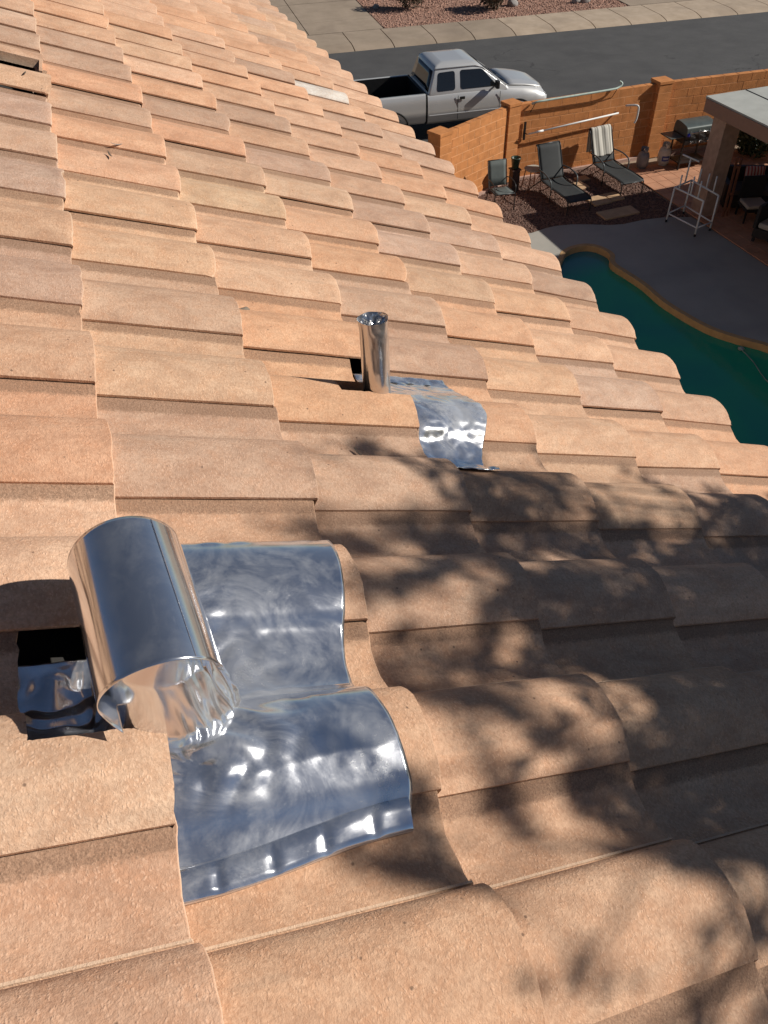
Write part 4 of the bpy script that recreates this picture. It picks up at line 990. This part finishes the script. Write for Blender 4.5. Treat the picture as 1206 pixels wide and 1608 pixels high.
t = empty('patio_armchair', (14.0,12.9,G), -.3); tag(t, 'patio chair with a cream seat pad in the shade just right of the column', 'armchair')
box_part('seat_frame', (0,0,.30), (.55,.55,.06), BLACKM, t); box_part('seat_cushion', (0,0,.37), (.50,.50,.08), CUSH, t, .03); box_part('backrest', (.0,.27,.65), (.55,.05,.5), BLACKM, t)
for sx_ in (-1,1):
    for sy_ in (-1,1): box_part('leg', (sx_*.24, sy_*.24, .14), (.035,.035,.28), BLACKM, t, 0)
t = empty('wooden_board', (13.60,13.25,G)); tag(t, 'narrow red-brown wooden easel board standing upright behind the column', 'board')
b = MB()
M_ = Matrix.Rotation(R(-8), 4, 'X') @ Matrix.Rotation(R(5), 4, 'Y')
b.box((-.05,.05,.65), (.05,.03,1.30), mat=M_); b.box((.07,.05,.62), (.05,.03,1.24), mat=M_); b.build('post', WOODB, t); b = MB(); b.box((.01,.04,.5), (.17,.03,.06), mat=M_); b.box((.01,.07,1.1), (.17,.03,.05), mat=M_); b.build('rail', WOODB, t)

# ------------------------------------------------------------------ vegetation
def leaves(name, mat, parent, centres, count, size, seed, elong=1.8):
    r = np.random.default_rng(seed); C = np.array([c[0] for c in centres], float); RAD = np.array([c[1] for c in centres], float); wgt = RAD**2; wgt /= wgt.sum()
    idx = r.choice(len(C), count, p=wgt); d = r.normal(size=(count, 3)); d /= np.linalg.norm(d, axis=1)[:, None]
    p = C[idx] + d*(RAD[idx]*r.uniform(.35, 1, count)**.6)[:, None]
    a = r.normal(size=(count, 3)); a /= np.linalg.norm(a, axis=1)[:, None]; b_ = np.cross(a, r.normal(size=(count, 3))); b_ /= np.linalg.norm(b_, axis=1)[:, None]
    s = size*r.uniform(.6, 1.3, count)[:, None]
    V = np.stack([p-a*s*elong*.5, p+b_*s*.35, p+a*s*elong*.5, p-b_*s*.35], 1).reshape(-1, 3)
    F = [(4*k, 4*k+1, 4*k+2, 4*k+3) for k in range(count)]
    me = bpy.data.meshes.new(name); me.from_pydata(V.tolist(), [], F); me.update(); me.materials.append(mat)
    o = bpy.data.objects.new(name, me); COL.objects.link(o); o.parent = parent
    return o
# tall tree beyond the eave: out of frame, throws the dappled shade on the near tiles
def shade_tree():
    anchor = RP(-2.7, 5.0) ; cen = anchor + SUN*5.6
    t = empty('shade_tree', (cen.x+.6, cen.y-.3, G)); tag(t, 'tall tree outside the frame that dapples the near roof tiles', 'tree')
    M0 = -Vector(t.location)
    e1 = SUN.cross(Vector((0,0,1))).normalized(); e2 = e1.cross(SUN).normalized()
    r = random.Random(5); cl = []
    # dense core then thinning outer sprays
    def roofpt(i, j): return RP(i, j) 
    spots = TREE_SPOTS
    b = MB()
    trunk_top = Vector((cen.x, cen.y, cen.z-1.6)) + M0
    b.tube(smooth_curve([(0,0,0),(.05,-.05,4),(trunk_top.x*.6,trunk_top.y*.6,8),tuple(trunk_top)], 4), [.20-.011*k for k in range(13)], 10); b.build('trunk', BARK, t)
    b = MB()
    hubs = [roofpt(r.uniform(-3.6, -.4), r.uniform(3.2, 7)) + SUN*r.uniform(3.6, 5.2) + M0 for _ in range(14)]
    for h_ in hubs: b.tube([trunk_top, trunk_top.lerp(h_, .5)+Vector((0,0,.12)), h_], [.06, .035, .014], 7)
    b.build('branches', BARK, t); b = MB()
    for (i, j, rad, dist, dens) in spots:
        c_ = roofpt(i, j) + SUN*dist + M0; cl.append((c_, rad, dens))
        hub = hubs[len(cl) % 14]; b.tube([hub, hub.lerp(c_, .5)+Vector((r.uniform(-.06,.06), r.uniform(-.06,.06), .05)), c_], [.008, .006, .003], 5)
    b.build('twigs', BARK, t)
    for k in range(0, len(cl), 90):
        g_ = cl[k:k+90]; sp = []
        for c_, rad, _ in g_:
            d_ = Vector((r.gauss(0, 1), r.gauss(0, 1), r.gauss(0, .7))).normalized()*r.uniform(.025, .065)
            sp += [(c_+d_*q_, rad*(1-.16*abs(q_))) for q_ in (-2, -1, 0, 1, 2)]
        leaves('leaf_cluster', LEAF, t, sp, 105*len(g_), .017, 100+k, 2.0)
CROWN = [(0.55,0.92,0.15),(0.7,1.61,0.1),(0.14,1.27,0.6),(0.16,1.86,0.9),(-0.28,1.37,0.5),(0.16,2.33,0.5),(-0.25,2.37,0.35),(0.31,2.93,0.4),(0.23,3.47,0.45),(-0.28,2.92,0.75),(0.22,4.12,0.7),(0.22,4.91,0.85),(-0.27,4.08,0.95),(-0.32,3.34,0.9),(-0.66,1.53,0.45),(-0.97,1.23,0.4),(-1.17,1.62,0.6),(-0.82,1.7,0.45),(-0.63,2.31,0.9),(-1.08,2.15,0.95),(-1.19,2.54,0.95),(-0.6,3.26,0.7),(-0.91,3.42,0.65),(-0.91,3.89,0.85),(-1.49,3.37,1),(-1.31,2.95,1),(-1.56,1.11,0.5),(-1.7,1.37,0.6),(-1.54,1.81,0.65),(-1.85,1.71,0.55),(-1.64,2.07,0.75),(-1.67,2.44,0.8),(-2.01,2.41,0.95),(-2.15,2.78,1),(-2.41,2.1,1),(-2.57,2.4,1),(-2.05,2.09,0.85),(-2.36,1.99,0.9),(-1.93,1.18,0.4),(-2.07,1.43,0.45),(-2.27,1.48,0.35),(-2.24,1.13,0.4),(-2.17,0.93,0.35),(-2.22,1.78,0.3),(-2.42,0.68,0.05),(-2.38,0.85,0.25),(-2.52,0.56,0),(-2.47,1.13,0.3),(-2.56,1.32,0.25),(-2.62,1.59,0.45),(-2.74,1.85,0.55),(-2.81,2.19,0.7),(-2.76,1.07,0.05),(-2.82,1.31,0.1),(-2.88,1.57,0.35),(-3.07,1.7,0.45),(-3.1,1.92,0.55),(-3.05,1.31,0.2),(-1.14,0.71,0),(-1.47,0.9,0.25),(0.37,0.4,0.0),(-0.14,0.57,0.0),(-0.49,0.88,0.1),(0.95,3.17,0.05),(1.07,4.78,0.12),(0.77,5.4,0.3),(-2.98,1.08,0),(-0.7,0.52,0),(1.2,2.65,0),(1.14,4.07,0),(-1.13,0.17,0),(-2.08,0.24,0),(-1.5,4.5,0.95),(-2.4,4,1),(-0.5,5.5,0.9),(-3.4,3.2,0.8),(-3.8,2,0.5),(-3.3,5,0.9),(-1.5,6,0.95),(-2.5,6.5,0.9),(1.3,6,0.1),(-3.8,1.2,0.2),(-4.5,3,0.4),(0.3,-0.2,0),(-1.5,-0.4,0),(-3,0.2,0)]
def make_spots():
    """clumps of leaves making up the crown: (row, course) where the sun line through the clump meets the roof, radius, distance along it"""
    r = random.Random(11); out = []; C_ = np.array(CROWN)
    for _ in range(5200):
        i = r.uniform(-4.6, 1.3); j = r.uniform(.2, 7.6)
        w = 1/(((C_[:,0]-i)**2+((C_[:,1]-j)*1.0)**2)**1.5+.004); d = float((w*C_[:,2]).sum()/w.sum())
        d = min(.985, d*1.04-.03) if d > .12 and i < .8 and j > .75 else 0; lam = (-math.log(1-d)/4.2)*(1.0 if d > .8 else .72)
        if r.random() > lam: continue
        out.append((i, j, r.uniform(.014, .040), r.uniform(2.6, 5.4), 0))
    return out
TREE_SPOTS = make_spots()
shade_tree()
def bush(loc, h, rad, label, mat=LEAF_B, n=2600, seed=1, size=.07, z0=None):
    t = empty('bush', (*loc, (z0 if z0 is not None else G+.12))); tag(t, label, 'bush'); r = random.Random(seed); cs_ = []; b = MB()
    for k in range(11):
        a = r.uniform(0, 6.28); q = rad*r.uniform(0, .6); c_ = (q*math.cos(a), q*math.sin(a), h*r.uniform(.25, .75)); cs_.append((c_, rad*r.uniform(.35, .55))); b.tube([(0,0,0), (c_[0]*.5, c_[1]*.5, c_[2]*.6), c_], [.02,.014,.006], 5)
    b.build('stems', BARK, t); leaves('foliage', mat, t, cs_, n, size, seed); return t
bush((13.7,34.4), 1.2, .9, 'dry olive bush at the left of the far gravel yard', seed=2, n=3200)
bush((16.95,32.75), 1.2, .85, 'dry brownish bush in the middle of the far gravel yard near the pavement', seed=3, n=3600)
bush((20.9,33.3), .6, .45, 'small bush at the right of the far gravel yard above the rocks', seed=4, n=1800)
bush((16.5,16.2), 1.5, .75, 'dark leafy shrub against the wall behind the patio cover', LEAF_D, 6500, 5, .08, G)
bush((17.9,15.6), 1.6, .8, 'second dark shrub farther right against the wall', LEAF_D, 5000, 6, .08, G)
for k, (x, y, s_) in enumerate(((17.85,32.85,.22),(20.45,32.2,.17),(20.85,32.15,.24),(12.6,34.9,.12))):
    bm = bmesh.new(); bmesh.ops.create_icosphere(bm, subdivisions=3, radius=s_)
    for v in bm.verts: v.co *= 1+.35*noise.noise(v.co*4/s_*.2+Vector((k*3,0,0))); v.co.z *= .8
    me = bpy.data.meshes.new('rock'); bm.to_mesh(me); bm.free(); me.materials.append(STONE)
    o = bpy.data.objects.new('rock', me); COL.objects.link(o); o.location = (x, y, G+.12+s_*.4)
    tag(o, ['grey rock right beside the middle far bush', 'smaller pale rock of the pair at the right of the gravel yard', 'larger dark rock of the pair at the right of the gravel yard', 'small stone near the left far bush'][k], 'rock', 'rocks in the far yard')
